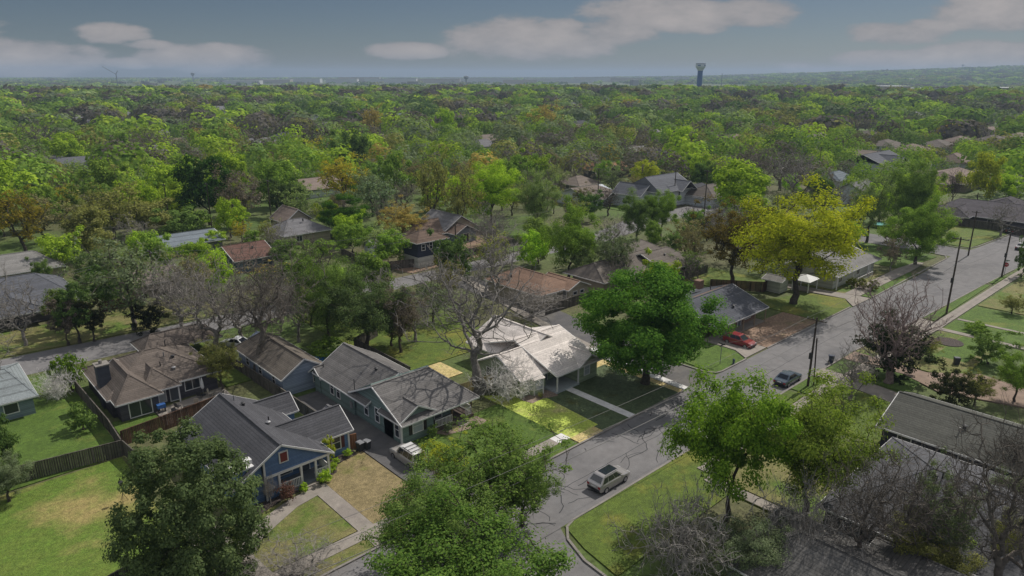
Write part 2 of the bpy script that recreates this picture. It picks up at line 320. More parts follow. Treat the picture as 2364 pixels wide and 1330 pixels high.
lots = [
 ('lawn', rect(-20, 13.4, 44, 74.4), GRASS_LEFT), ('lawn', rect(-20, 13.8, 74.9, 104.5), GRASS_GREEN),
 ('lawn', rect(14.6, 25.0, 47.0, 55.4), GRASS_MIX), ('lawn', [(26.6, 46.9), (32.4, 46.9), (32.4, 58.8), (26.6, 57)], GRASS_DRY),
 ('lawn', rect(14.8, 25.0, 43.95, 45.5), GRASS_MIX), ('lawn', rect(26.6, 32.3, 43.95, 45.5), GRASS_DRY),
 ('lawn', rect(36.3, 50.3, 46.9, 57), GRASS_GREEN), ('lawn', rect(36.3, 50.3, 43.95, 45.4), GRASS_GREEN),
 ('lawn', [(50.3, 45.4), (55.2, 45.4), (55.8, 55), (50.3, 60)], GRASS_PAINTED_LIT), ('lawn', [(55.2, 45.4), (59.1, 45.4), (59.1, 54.5), (55.8, 55)], GRASS_PAINTED_SHADE),
 ('lawn', rect(50.6, 54.5, 43.95, 45.4), GRASS_STRAW_PAINTED_LIT), ('lawn', rect(54.5, 59.1, 43.95, 45.4), GRASS_PAINTED_SHADE),
 ('lawn', [(65.2, 56.0), (70.0, 56), (70.4, 62), (70.6, 70), (66.7, 70), (65.6, 62)], GRASS_STRAW_PAINTED_LIT), ('lawn', [(60.2, 43.95), (69.0, 43.95), (69.0, 56), (65.2, 56), (60.2, 55)], GRASS_PAINTED_SHADE), ('lawn', [(69.0, 43.95), (70.0, 43.95), (70.0, 56), (69.0, 56)], GRASS_STRAW_PAINTED_LIT),
 ('lawn', rect(49, 52.9, 67, 72), GRASS_STRAW_PAINTED_LIT), ('lawn', rect(46.8, 66, 72.2, 104), GRASS),
 ('lawn', [(77.6, 44.0), (84.9, 44.0), (86.6, 46.5), (86.6, 52), (77.8, 52)], GRASS_GREEN),
 ('yard', [(91.2, 44.0), (108, 44.0), (108, 50), (91.2, 51)], DIRT),
 ('lawn', [(108.2, 43.9), (119.2, 43.6), (123.0, 46), (121.5, 52), (108.2, 57)], GRASS),
 ('lawn', [(126, 47.5), (146, 47.5), (150, 55), (126, 56)], GRASS_MIX), ('lawn', [(127, 43.1), (150, 42.8), (150, 44.6), (127, 44.8)], GRASS_GREEN),
 ('lawn', [(152, 46.5), (168, 45), (170.6, 50), (170.6, 62), (152, 62)], GRASS_GREEN),
 ('lawn', [(183, 42.6), (215, 40), (220, 62), (183, 62)], GRASS),
 ('lawn', [(38.8, 35.2), (79.6, 35.0), (79.6, 33.0), (55.4, 32.6), (55.4, 18), (54, 18), (54, 28), (37.2, 28), (37.8, 32)], GRASS),
 ('lawn', [(55.6, 31.4), (72, 31.2), (72, 22), (55.6, 20)], GRASS_MIX),
 ('lawn', [(80.4, 35.0), (86.2, 34.9), (86.2, 32.9), (80.4, 32.9)], GRASS_GREEN), ('lawn', [(74, 31.3), (86.2, 31.2), (86.2, 23), (74, 22)], GRASS),
 ('lawn', [(89.8, 34.7), (95.0, 34.6), (95.0, 32.2), (89.8, 32.4)], GRASS_GREEN), ('lawn', [(89.8, 30.6), (96, 30.4), (96, 24.5), (89.8, 24.5)], GRASS_GREEN),
 ('lawn', [(99, 34.6), (113, 33.8), (113, 31.6), (99, 31.8)], GRASS_MIX), ('lawn', [(99, 30.2), (117.5, 29.2), (117.5, 21), (99, 21.5)], GRASS_MIX),
 ('lawn', [(106, 26.5), (117.3, 26), (117.3, 22), (106, 22.5)], GRASS_GREEN),
 ('lawn', [(119, 29.2), (125, 29.1), (125, 18), (119, 18)], GRASS_GREEN), ('lawn', [(126, 29.1), (135, 28.9), (135, 18), (126, 18)], GRASS_GREEN),
 ('lawn', [(136, 28.9), (160, 28), (160, 17), (136, 17)], GRASS_MIX),
 ('lawn', [(122, 33.0), (151.5, 31.7), (151.5, 30.9), (122, 31.2)], GRASS_GREEN), ('lawn', [(153.5, 31.6), (161, 31.2), (161, 30.3), (153.5, 30.6)], GRASS_GREEN),
 ('lawn', rect(14.6, 19.0, 77.9, 83.4), GRASS_GREEN), ('lawn', [(28, 84), (31.4, 84), (31.4, 104.5), (28, 104.5)], GRASS),
 ('lawn', [(-40, 118.5), (36, 113), (60, 112), (60, 126), (-40, 128)], GRASS_MIX),
 ('lawn', [(88, 111.5), (126, 111), (126, 117), (88, 117)], GRASS_GREEN), ('lawn', [(100, 119), (125, 119), (125, 128), (100, 130)], GRASS_GREEN),
 ('yard', [(76, 112), (96, 113), (96, 122), (74, 122)], DIRT), ('yard', [(98, 118), (112, 118), (112, 136), (98, 136)], DIRT),
 ('lawn', rect(160, 182, 120, 140), GRASS_GREEN), ('lawn', [(112, 62), (124, 60), (124, 74), (112, 74)], GRASS),
 ('patio', [(19.2, 78.4), (27.6, 79.4), (27.6, 84.4), (19.2, 83.2)], CONC),
]
for i, (nm, poly, mt) in enumerate(lots): ground(nm, poly, mt, Z0 + .0007 * i, -.2)
paved = [
 ('sidewalk', rect(-20, 32.4, 45.5, 46.85), CONC), ('sidewalk', rect(36.3, 50.2, 45.4, 46.8), CONC), ('sidewalk', rect(48.8, 50.6, 45.42, 46.82), CONC_PAINTED_LIT),
 ('path', rect(25.05, 26.55, 44, 55.7), CONC), ('path', rect(59.1, 60.2, 44, 54), CONC_PAINTED_LIT),
 ('path', [(25.05, 54.2), (25.05, 55.6), (22.5, 55.3), (20, 54.3), (17.3, 52.8), (14.6, 51.9), (14.6, 50.4), (17.8, 51.2), (20.4, 52.6), (22.8, 53.8)], CONC),
 ('driveway', [(13.6, 43.95), (17.6, 43.95), (17.0, 50), (16.4, 56), (13.6, 56)], CONC),
 ('driveway', rect(32.5, 36.2, 43.95, 75), ASPH),
 ('sidewalk', [(70.05, 44), (71.15, 44), (71.5, 52), (73.0, 61), (71.3, 61), (70.4, 56)], CONC_PAINTED_LIT), ('sidewalk', [(73.03, 61.05), (73.5, 64), (76, 78), (83, 104), (81, 104), (74.4, 78), (71.6, 64), (71.33, 61.05)], CONC),
 ('driveway', [(85.2, 44.0), (91.0, 44.0), (91.0, 52), (86.8, 52), (86.8, 46.5)], CONC),
 ('driveway', [(119.5, 43.2), (126.5, 43.0), (126, 47), (124, 60), (121.5, 60), (123, 46)], CONC), ('sidewalk', [(126.5, 44.85), (151, 44.65), (160, 45), (160, 46.4), (151, 47.3), (126, 47.4)], CONC),
 ('sidewalk', [(55.5, 31.5), (86, 31.3), (86, 32.8), (55.5, 32.6)], CONC), ('path', rect(54.05, 55.35, 17.9, 31), CONC),
 ('driveway', [(86.3, 35.1), (89.7, 35.1), (89.6, 31), (88.5, 22), (85, 22), (86.3, 30)], CONC),
 ('sidewalk', [(90, 30.8), (120, 29.4), (161, 28.7), (172, 28.4), (172, 29.8), (161, 30.1), (120, 31.0), (90, 32.3)], CONC),
 ('driveway', [(95.1, 34.7), (98.9, 34.6), (98.4, 25), (103, 20), (102, 15), (96, 13), (93, 22), (95.6, 27)], surf('concrete_brown', (.3, .22, .17), (.24, .175, .14), .5, fine=9, fc=.13, rough=.9)),
 ('driveway', [(113.1, 33.9), (121.5, 33.3), (121, 31.1), (118.9, 29.2), (118.7, 18), (117.6, 18), (117.6, 29.3), (113.1, 31.4)], CONC),
 ('path', rect(125.1, 125.9, 18, 29), CONC),
]
for i, (nm, poly, mt) in enumerate(paved): ground(nm, poly, mt, Z0 + .045 + .0015 * i, -.2)
def kerb(pts, w=.22, h=.15):
    b = MB()
    for p, q in zip(pts, pts[1:]): b.beam((*p, h / 2 - .02), (*q, h / 2 - .02), w, h + .04)
    struct(b.build('kerb', KERB))
o_ = lambda pts, d: [(x, y + d) for x, y in pts]
kerb([(-60, 43.9), (13.4, 43.9)]); kerb([(17.8, 43.9), (32.4, 43.9)]); kerb([(36.3, 43.9), (69.6, 43.9), (70.7, 44.4), (71.2, 45.6), (71.6, 52)])
kerb([(76.8, 50), (77.0, 45.4), (77.8, 44.1), (78.8, 43.85), (85.1, 43.85)]); kerb([(91.1, 43.85), (119, 43.5)]); kerb([(127, 43.05), (168, 43.1), (170.5, 44), (171, 47), (171, 60)])
kerb([(182, 60), (181.3, 45), (182, 42.8), (186, 41.8), (235, 38.2)])
kerb([(36.2, 25), (36.7, 31), (37.7, 33.8), (38.9, 35.0), (40, 35.3), (86.2, 35.05)]); kerb([(89.8, 34.9), (95, 34.85)]); kerb([(99, 34.8), (113, 33.95)]); kerb([(121.6, 33.2), (152, 31.8), (168, 30.8)])
# crack seals on the street
b = MB(); rr = random.Random(4)
def ribbon(b, pts, w, z):
    for (x0, y0), (x1, y1) in zip(pts, pts[1:]):
        d = math.hypot(x1 - x0, y1 - y0) or 1; nx, ny = -(y1 - y0) / d * w / 2, (x1 - x0) / d * w / 2
        b.add([(x0 - nx, y0 - ny, z), (x1 - nx, y1 - ny, z), (x1 + nx, y1 + ny, z), (x0 + nx, y0 + ny, z)], [(0, 1, 2, 3)])
for k in range(64):
    x, y = rr.uniform(30, 72), rr.uniform(36.2, 43.2); a = rr.choice((0, math.pi / 2, rr.uniform(0, 3.1))); pts = [(x, y)]
    for j in range(rr.randint(4, 13)):
        a += rr.gauss(0, .38); x += .6 * math.cos(a); y += .6 * math.sin(a)
        if not 35.7 < y < 43.5: break
        pts.append((x, y))
    ribbon(b, pts, rr.uniform(.07, .13), .011)
for k in range(30):
    x, y = rr.uniform(75, 165), rr.uniform(35.5, 42.5); pts = [(x, y)]
    for j in range(5): y += .8; x += rr.gauss(0, .3); pts.append((x, min(y, 42.4)))
    ribbon(b, pts, .06, .011)
x = -20; pts = []
while x < 168: pts.append((x, 39.4 + rr.gauss(0, .04) - max(0, x - 100) * .03)); x += 1.5
ribbon(b, pts, .07, .0115)
struct(b.build('road_cracks', TAR))

# ------------------------------------------------------------------ houses
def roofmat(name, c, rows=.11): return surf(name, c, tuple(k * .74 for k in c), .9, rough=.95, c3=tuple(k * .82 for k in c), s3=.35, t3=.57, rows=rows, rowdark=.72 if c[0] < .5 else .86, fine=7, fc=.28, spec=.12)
def sidemat(name, c): return surf(name, c, tuple(k * .88 for k in c), 1.1, rough=.8, rows=.2, rowdark=.72, spec=.2)
def wall_block(b, u0, u1, v0, v1, ze, zr=None, axis=None, z0=0, rc=None):
    if not axis: return b.box(u0, u1, v0, v1, z0, ze)
    if axis == 'v':
        c = (u0 + u1) / 2 if rc is None else rc; pr = [(u0, z0), (u1, z0), (u1, ze), (c, zr), (u0, ze)]; f = lambda a, y: (a[0], y, a[1]); s0, s1 = v0, v1
    else:
        c = (v0 + v1) / 2 if rc is None else rc; pr = [(v0, z0), (v1, z0), (v1, ze), (c, zr), (v0, ze)]; f = lambda a, y: (y, a[0], a[1]); s0, s1 = u0, u1
    fs = [(0, 1, 2, 3, 4), (9, 8, 7, 6, 5)] + [(i, i + 5, (i + 1) % 5 + 5, (i + 1) % 5) for i in range(5)]
    return b.add([f(a, s0) for a in pr] + [f(a, s1) for a in pr], fs)
def roof_block(b, tr, u0, u1, v0, v1, ze, zr, axis='v', ha=0, hb=0, rc=None, t=.14, cap=True):
    """eave rectangle at ze, ridge at zr; ha, hb: hip insets of the two ends (0 = gable)"""
    if axis == 'v':
        c = (u0 + u1) / 2 if rc is None else rc
        P = [(u0, v0, ze), (u1, v0, ze), (u1, v1, ze), (u0, v1, ze), (c, v0 + ha, zr), (c, v1 - hb, zr)]
    else:
        c = (v0 + v1) / 2 if rc is None else rc
        P = [(u1, v0, ze), (u1, v1, ze), (u0, v1, ze), (u0, v0, ze), (u1 - hb, c, zr), (u0 + ha, c, zr)]
    Q = [(x, y, z - t) for x, y, z in P]
    top = [(0, 1, 4), (1, 2, 5, 4), (2, 3, 5), (3, 0, 4, 5)]
    fs = []
    e0, e1 = (ha, hb) if axis == 'v' else (hb, ha)
    fs += [(1, 2, 5, 4), (3, 0, 4, 5), (10, 11, 8, 7), (11, 10, 6, 9), (1, 7, 8, 2), (3, 9, 6, 0)]
    fs += [(0, 1, 4), (10, 7, 6), (0, 6, 7, 1)] if e0 else [(0, 4, 10, 6), (4, 1, 7, 10)]
    fs += [(2, 3, 5), (11, 9, 8), (2, 8, 9, 3)] if e1 else [(2, 5, 11, 8), (5, 3, 9, 11)]
    b.add(P + Q, fs)
    if cap:
        up = lambda p: (p[0], p[1], p[2] + .02)
        b.beam(up(P[4]), up(P[5]), .26, .04)
        for e, i, j, k in ((e0, 0, 1, 4), (e1, 2, 3, 5)):
            if e: b.beam(up(P[i]), up(P[k]), .22, .035); b.beam(up(P[j]), up(P[k]), .22, .035)
    if tr is not None:
        dn = lambda p, q: tr.beam((p[0], p[1], p[2] - t * .62), (q[0], q[1], q[2] - t * .62), .07, t * 1.25)
        dn(P[1], P[2]); dn(P[3], P[0])
        if e0: dn(P[0], P[1])
        else: dn(P[0], P[4]); dn(P[4], P[1])
        if e1: dn(P[2], P[3])
        else: dn(P[2], P[5]); dn(P[5], P[3])
def window(h, face, c, z, w, hh, style='w', mat=None, name='window'):
    """face = ('v', v, -1): in the plane y = v looking towards -y; ('u', u, -1) looks towards -x"""
    ax, k, s = face
    def bx(b, a0, a1, d0, d1, z0, z1):
        lo, hi = sorted((k + s * d0, k + s * d1))
        if ax == 'v': b.box(a0, a1, lo, hi, z0, z1)
        else: b.box(lo, hi, a0, a1, z0, z1)
    f = MB(); t = .1
    bx(f, c - w / 2 - t, c - w / 2, -.02, .07, z - t, z + hh + t); bx(f, c + w / 2, c + w / 2 + t, -.02, .07, z - t, z + hh + t)
    bx(f, c - w / 2, c + w / 2, -.02, .07, z - t, z); bx(f, c - w / 2, c + w / 2, -.02, .07, z + hh, z + hh + t)
    if style in 'wb': bx(f, c - w / 2, c + w / 2, -.02, .055, z + hh / 2 - .03, z + hh / 2 + .03)
    if style in 'wp' and w > 1.3: bx(f, c - .03, c + .03, -.02, .05, z, z + hh)
    fo = f.build('door' if style == 'd' else name, mat or WHITE, h)
    g = MB(); bx(g, c - w / 2, c + w / 2, -.03, .03, z, z + hh)
    g.build('panel' if style in 'dg' else 'pane', {'d': DOORM, 'b': BLIND, 'g': WHITE}.get(style, GLASS), fo)
    return fo
DOORM = plain('door_paint', (.12, .13, .15), .5)
def vents(h, pts):
    for i, (x, y, z) in enumerate(pts):
        b = MB()
        if i % 2 == 0: b.tube([(x, y, z - .3), (x, y, z + .45)], .07, 8)
        else: b.tube([(x, y, z - .3), (x, y, z + .25)], .16, 10); b.lathe((x, y, z + .2), [(0, .24), (.08, .26), (.16, .1)], 10)
        b.build('roof_vent', DARK if i % 3 else GREYM, h)
RECTS = []
def house(label, base, walls, wallm, roofs, roofm, wins=(), trim=WHITE, vent=(), name='house', cat='house'):
    h = thing(name, label, cat, (base[0], base[1], 0))
    b = MB()
    for w in walls: wall_block(b, *w[:5], **(w[5] if len(w) > 5 else {}))
    b.build('wall', wallm, h)
    b, t = MB(), MB()
    for r_ in roofs: RECTS.append(r_[:4]); roof_block(b, t if trim else None, *r_[:6], **(r_[6] if len(r_) > 6 else {}))
    b.build('roof', roofm, h)
    if trim: t.build('roof_trim', trim, h)
    for w in wins: window(h, *w)
    vents(h, vent); return h
def railing(h, p, q, z0, z1, n, mat=WHITE):
    b = MB(); b.beam((*p, z1), (*q, z1), .09, .08); b.beam((*p, z0), (*q, z0), .07, .07)
    for i in range(n + 1):
        x = p[0] + (q[0] - p[0]) * i / n; y = p[1] + (q[1] - p[1]) * i / n; b.beam((x, y, z0), (x, y, z1), .06, .06)
    b.build('railing', mat, h)
def posts(h, pts, z0, z1, w=.16, mat=WHITE):
    for x, y in pts: MB().box(x - w / 2, x + w / 2, y - w / 2, y + w / 2, z0, z1).build('porch_post', mat, h)

# --- blue cottage
BLUEW = sidemat('blue_siding', (.14, .23, .41)); RB = roofmat('roof_slate', (.105, .105, .115), .16)
h = house('blue cottage with grey shingle roof, red attic vent and white railed front porch', (24, 60),
 [(18.6, 27.6, 58.6, 70.4, 2.75, dict(zr=5.3, axis='v', rc=22.9)), (27.6, 31.5, 59.4, 64.2, 2.75, dict(zr=4.35, axis='u')), (25.5, 29.5, 67.8, 71, 2.5, dict(zr=3.8, axis='u')),
  (21.2, 22.4, 56.6, 58.6, 3.2)], BLUEW,
 [(18.0, 28.1, 56.2, 71.0, 2.62, 5.5, dict(axis='v', rc=22.9)), (24.0, 31.9, 59.0, 64.5, 2.62, 4.5, dict(axis='u')), (25.2, 29.9, 67.4, 71.4, 2.4, 4.0, dict(axis='u'))], RB,
 [(('v', 59.4, -1), 30.0, .9, .9, 1.5, 'w'), (('v', 58.6, -1), 24.0, .9, 1.3, 1.4, 'w'), (('v', 58.6, -1), 26.0, .3, .95, 2.05, 'd'), (('u', 18.6, -1), 66, 1, 1, 1.3), (('u', 29.5, 1), 69.4, 1, .8, 1)],
 vent=[(23.6, 69, 5.25), (24.0, 67.6, 4.95), (24.6, 62.8, 4.8), (24.3, 62.2, 4.75), (19.0, 69.5, 3.2)])
b = MB(); b.add([(21.2, y, z) if k == 0 else (x_, y, z) for y in (56.5, 58.7) for k, (x_, z) in enumerate([(21.2, 2.55), (27.65, 2.55), (27.65, 2.68), (22.9, 5.3), (21.2, 4.3)])],
    [(0, 1, 2, 3, 4), (9, 8, 7, 6, 5), (0, 5, 6, 1), (1, 6, 7, 2), (2, 7, 8, 3), (3, 8, 9, 4), (4, 9, 5, 0)]); b.build('gable', surf('blue_shingle', (.15, .24, .43), (.11, .18, .34), 3, rows=.14, rowdark=.6), h)
b = MB(); b.box(21.3, 27.7, 56.38, 56.62, 2.42, 2.66); b.box(21.12, 21.28, 56.45, 56.62, 0, 4.3); b.build('porch_beam', WHITE, h)
f = MB().box(22.65, 23.55, 56.38, 56.5, 3.5, 4.65).build('gable_vent', WHITE, h); MB().box(22.77, 23.43, 56.34, 56.4, 3.62, 4.53).build('louvre', plain('red_louvre', (.16, .02, .02)), f)
MB().box(22.4, 27.6, 56.3, 58.6, 0, .42).build('porch_floor', surf('porch_grey', (.2, .22, .25), (.16, .18, .2), 2), h)
posts(h, [(22.5, 56.5), (24.7, 56.5), (26.2, 56.5), (27.55, 56.5), (27.55, 58.4)], .42, 2.44, .2)
railing(h, (22.6, 56.45), (24.6, 56.45), .5, 1.35, 12); railing(h, (26.3, 56.45), (27.5, 56.45), .5, 1.35, 7); railing(h, (27.6, 56.5), (27.6, 58.4), .5, 1.35, 11)
b = MB(); b.box(24.8, 26.1, 55.9, 56.28, .1, .3); b.box(24.8, 26.1, 55.5, 55.88, .1, .2); b.build('step', CONC_PAINTED_LIT if 0 else CONC, h)
MB().box(18.7, 21.1, 56.9, 58.55, 0, 3.9).build('chimney', BLUEW, h); b = MB(); b.box(18.55, 21.25, 56.75, 58.6, 3.9, 4.05); b.box(19.3, 20.5, 57.3, 58.0, 4.1, 4.45); b.tube([(19, 57.3, 4), (19, 57.3, 4.35)], .12); b.build('chimney_cap', WHITE, h)
for x in (29.25, 30.75): MB().box(x - .18, x + .18, 59.3, 59.38, .85, 2.45).build('shutter', plain('maroon_shutter', (.09, .02, .022)), h)
MB().box(31.35, 31.52, 59.3, 59.45, 0, 2.6).build('corner_board', WHITE, h)
# --- sage house
SAGE = sidemat('sage_siding', (.19, .255, .235)); RS = roofmat('roof_grey_brown', (.2, .19, .185))
h = house('sage green house with intersecting grey roofs, dark shutters and railed corner porch', (40, 62),
 [(36.2, 40.4, 56.6, 60, 3.0, dict(zr=4.2, axis='v')), (36.2, 44, 58.2, 66.6, 3.0, dict(zr=5.3, axis='u')), (36.0, 44.2, 66.0, 74.6, 3.0, dict(zr=5.3, axis='v')), (35.9, 37, 74, 75.4, 2.6)], SAGE,
 [(35.7, 40.8, 56.2, 60.5, 2.85, 4.3, dict(axis='v')), (35.75, 46.4, 55.8, 67.2, 2.75, 5.5, dict(axis='u', hb=3.0)), (35.5, 44.7, 62.5, 75.1, 2.8, 5.5, dict(axis='v')), (35.5, 39.0, 73, 76.2, 2.5, 3.6, dict(axis='u'))], RS,
 [(('v', 56.6, -1), 38.3, 1.0, 1.25, 1.45, 'b'), (('u', 36.2, -1), 57.4, .8, .75, 1.7), (('u', 36.2, -1), 61.3, 1.1, .75, 1.6), (('u', 36.2, -1), 63.6, 1.1, .75, 1.6),
  (('u', 36.0, -1), 69.6, 1.1, .75, 1.6), (('u', 36.0, -1), 71.1, 1.1, .75, 1.6), (('v', 58.2, -1), 42.2, .6, .95, 2.0, 'd')],
 vent=[(38, 67.5, 4.1), (39.2, 66.0, 4.9), (36.6, 74.2, 3.4)])
for x in (37.35, 39.25): MB().box(x - .19, x + .19, 56.5, 56.58, .95, 2.5).build('shutter', plain('dark_shutter', (.03, .022, .02)), h)
MB().box(40.4, 46.0, 56.4, 60.6, 0, .55).build('porch_floor', surf('porch_wood', (.13, .1, .085), (.09, .07, .06), 2), h)
posts(h, [(43, 56.6), (45.8, 56.6), (45.8, 59.5)], .5, 2.65, .14, plain('porch_brown', (.12, .08, .055)))
railing(h, (40.6, 56.5), (42.9, 56.5), .65, 1.45, 12); railing(h, (45.85, 56.7), (45.85, 59.4), .65, 1.45, 12); railing(h, (44.9, 56.5), (45.7, 56.5), .65, 1.45, 4)
b = MB(); [b.box(43.3, 44.7, 56.38 - .3 * i - .3, 56.38 - .3 * i, .0, .42 - .13 * i) for i in range(3)]; b.build('step', CONC, h)
MB().tube([(36.08, 65.8, 1.2), (36.08, 65.8, 4.8)], .05).build('service_mast', DARK, h); MB().box(35.9, 36.18, 66.3, 66.9, .9, 1.7).build('meter_box', GREYM, h)
MB().box(36.05, 36.25, 56.45, 56.62, 0, 2.9).build('corner_board', WHITE, h)
# --- green house in the bright lot
GREENW = sidemat('green_siding', (.34, .4, .27)); RG = roofmat('roof_pale', (.8, .73, .68), .11)  # roof colour made pale to stand in for the highlight on it
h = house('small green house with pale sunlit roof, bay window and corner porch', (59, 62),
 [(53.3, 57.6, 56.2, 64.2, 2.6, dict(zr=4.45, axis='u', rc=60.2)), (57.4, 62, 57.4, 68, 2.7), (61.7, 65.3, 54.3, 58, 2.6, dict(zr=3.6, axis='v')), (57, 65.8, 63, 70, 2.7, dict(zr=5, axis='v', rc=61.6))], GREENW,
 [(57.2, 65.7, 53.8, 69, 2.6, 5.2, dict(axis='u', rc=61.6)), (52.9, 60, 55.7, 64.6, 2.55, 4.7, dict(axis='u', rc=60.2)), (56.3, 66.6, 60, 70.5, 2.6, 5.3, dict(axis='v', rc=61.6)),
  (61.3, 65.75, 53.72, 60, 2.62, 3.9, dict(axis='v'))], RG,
 [(('v', 54.3, -1), 63.3, .95, .95, 1.5, 'b'), (('v', 57.4, -1), 58.6, .3, .95, 2.05, 'd'), (('v', 57.4, -1), 60.3, 1, 1, 1.2), (('u', 53.3, -1), 62, 1, .9, 1.3)])
bay = MB().add([(x, y, z) for z in (.0, 2.25) for x, y in [(54.6, 56.3), (55.0, 55.55), (56.3, 55.3), (56.9, 56.3)]], [(3, 2, 1, 0), (4, 5, 6, 7), (0, 1, 5, 4), (1, 2, 6, 5), (2, 3, 7, 6), (3, 0, 4, 7)]).build('bay', GREENW, h)
b = MB(); P4 = [(54.6, 56.3), (55.0, 55.55), (56.3, 55.3), (56.9, 56.3)]
for (x0, y0), (x1, y1) in zip(P4, P4[1:]):
    for z in (.85, 1.5, 2.2): b.beam((x0, y0 - .03, z), (x1, y1 - .03, z), .1, .08)
for x, y in P4: b.beam((x, y - .03, 0), (x, y - .03, 2.25), .13, .13)
b.build('window_frame', WHITE, bay)
b = MB()
for (x0, y0), (x1, y1) in zip(P4, P4[1:]): b.beam((x0, y0 - .02, 1.5), (x1, y1 - .02, 1.5), .03, 1.3)
b.build('pane', BLIND, bay)
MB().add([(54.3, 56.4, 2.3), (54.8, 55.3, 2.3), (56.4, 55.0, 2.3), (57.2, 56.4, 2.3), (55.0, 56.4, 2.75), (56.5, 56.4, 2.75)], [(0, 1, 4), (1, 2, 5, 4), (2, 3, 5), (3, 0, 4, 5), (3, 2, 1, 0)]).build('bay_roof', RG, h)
MB().box(57.4, 61.6, 54.0, 57.4, 0, .35).build('porch_floor', surf('porch_pale', (.42, .46, .48), (.36, .4, .42), 2), h)
posts(h, [(57.6, 54.1), (61.5, 54.15)], .35, 2.5, .15); posts(h, [(57.55, 56.8)], .35, 2.5, .12)
for x, y in ((53.24, 56.14), (61.62, 54.24)): MB().box(x - .09, x + .09, y - .07, y + .07, 0, 2.6).build('corner_board', WHITE, h)
# --- brown patio house
RBR = roofmat('roof_brown', (.185, .155, .135), .13)
h = house('dark house with brown hip roof, tall chimney and patio behind the wooden fence', (21, 88),
 [(15.2, 27.2, 84.6, 96, 2.55), (15.6, 19.7, 82.6, 86, 2.55)], sidemat('mauve_brick', (.09, .085, .1)),
 [(14.7, 27.7, 84.1, 96.6, 2.5, 5.2, dict(axis='u', ha=6.0, hb=5.4)), (15.1, 20.2, 82.1, 92, 2.48, 4.55, dict(axis='v', ha=3.2)), (18.2, 22.6, 83.2, 92, 2.46, 4.3, dict(axis='v', ha=3.0)),
  (22, 32.5, 96.2, 102.5, 2.4, 4.0, dict(axis='u', ha=2, hb=2))], RBR,
 [(('v', 82.6, -1), 17.7, .35, 2.3, 1.75, 'p'), (('v', 84.6, -1), 20.6, .3, .8, 2.0, 'b'), (('v', 84.6, -1), 22.0, .1, .9, 2.1, 'd'), (('v', 84.6, -1), 24.2, .9, 1.7, 1.2, 'p')],
 vent=[(22.5, 88.6, 4.55), (23.4, 88.1, 4.2), (21.6, 87.2, 4.0), (22.8, 86.2, 3.4), (23.6, 91.5, 5)])
MB().box(15.0, 16.3, 88.0, 89.4, 0, 5.3).build('chimney', surf('grey_brick', (.09, .095, .12), (.07, .075, .095), 2, rows=.15), h)
b = MB(); b.box(14.9, 16.4, 87.9, 89.5, 5.3, 5.45); b.tube([(15.6, 88.7, 5.4), (15.6, 88.7, 5.9)], .2); b.build('chimney_cap', KERB, h)
posts(h, [(19.9, 83.4), (22.3, 83.6)], .1, 2.4, .14)
MB().box(22.6, 27, 97, 102, 0, 2.35).build('garage', sidemat('mauve_brick', (.1, .1, .1)), h)
# --- light blue house
house('pale blue house with old brown roof below the leaning bare tree', (35, 83), [(32.2, 37.8, 76.4, 90, 2.6, dict(zr=4.3, axis='v'))], sidemat('pale_blue_siding', (.3, .36, .46)),
 [(31.8, 38.3, 75.9, 90.6, 2.5, 4.5, dict(axis='v', hb=2))], roofmat('roof_old_brown', (.19, .165, .14)),
 [(('u', 32.2, -1), 79, 1, .7, 1.1), (('u', 32.2, -1), 83, 1, .9, 1.1), (('u', 32.2, -1), 87, 1, .9, 1.1), (('v', 76.4, -1), 36.6, .9, .7, 1.1)])
# --- left edge house
house('pale blue-grey house with metal roof cut by the left edge of the photo', (5, 95), [(-6, 8.8, 92, 104, 2.5)], sidemat('grey_blue_siding', (.22, .28, .31)),
 [(-6.5, 9.3, 91.4, 104.5, 2.45, 4.3, dict(axis='u', hb=2))], roofmat('roof_metal_pale', (.26, .29, .3), .4), [(('v', 92, -1), 6.6, .9, 1.3, 1.1, 'p'), (('v', 92, -1), 2.6, .9, 1.3, 1.1, 'p')])
# --- grey roofed house with carport, red car in front
h = house('low brick house with slate grey roof beside the parked red car', (97, 55), [(91.4, 101.4, 51.4, 62, 2.6, dict(zr=4.8, axis='u')), (87, 91.5, 54, 61.5, 2.6)], surf('brick', (.17, .1, .075), (.24, .16, .11), 4, rows=.15),
 [(86.4, 102.0, 49.6, 63, 2.5, 4.9, dict(axis='u'))], roofmat('roof_slate_blue', (.125, .13, .15)), [(('v', 51.4, -1), 93.5, .9, 1.7, 1.3, 'p'), (('v', 51.4, -1), 96.2, .1, .95, 2.1, 'd'), (('v', 51.4, -1), 98.8, .9, 1.6, 1.3, 'p')],
 vent=[(99, 53.5, 4), (95, 52, 3.5), (98, 58, 4.5)])
posts(h, [(91.6, 49.9), (94.8, 49.9), (98.2, 49.9), (101.6, 49.9)], 0, 2.4, .14, plain('porch_tan', (.3, .24, .17)))
MB().box(91.4, 101.5, 49.8, 51.4, 0, .2).build('porch_floor', CONC, h)
MB().box(97.0, 98.3, 59.5, 60.6, 4.2, 5.6).build('chimney', surf('brick', (.2, .12, .09)), h)
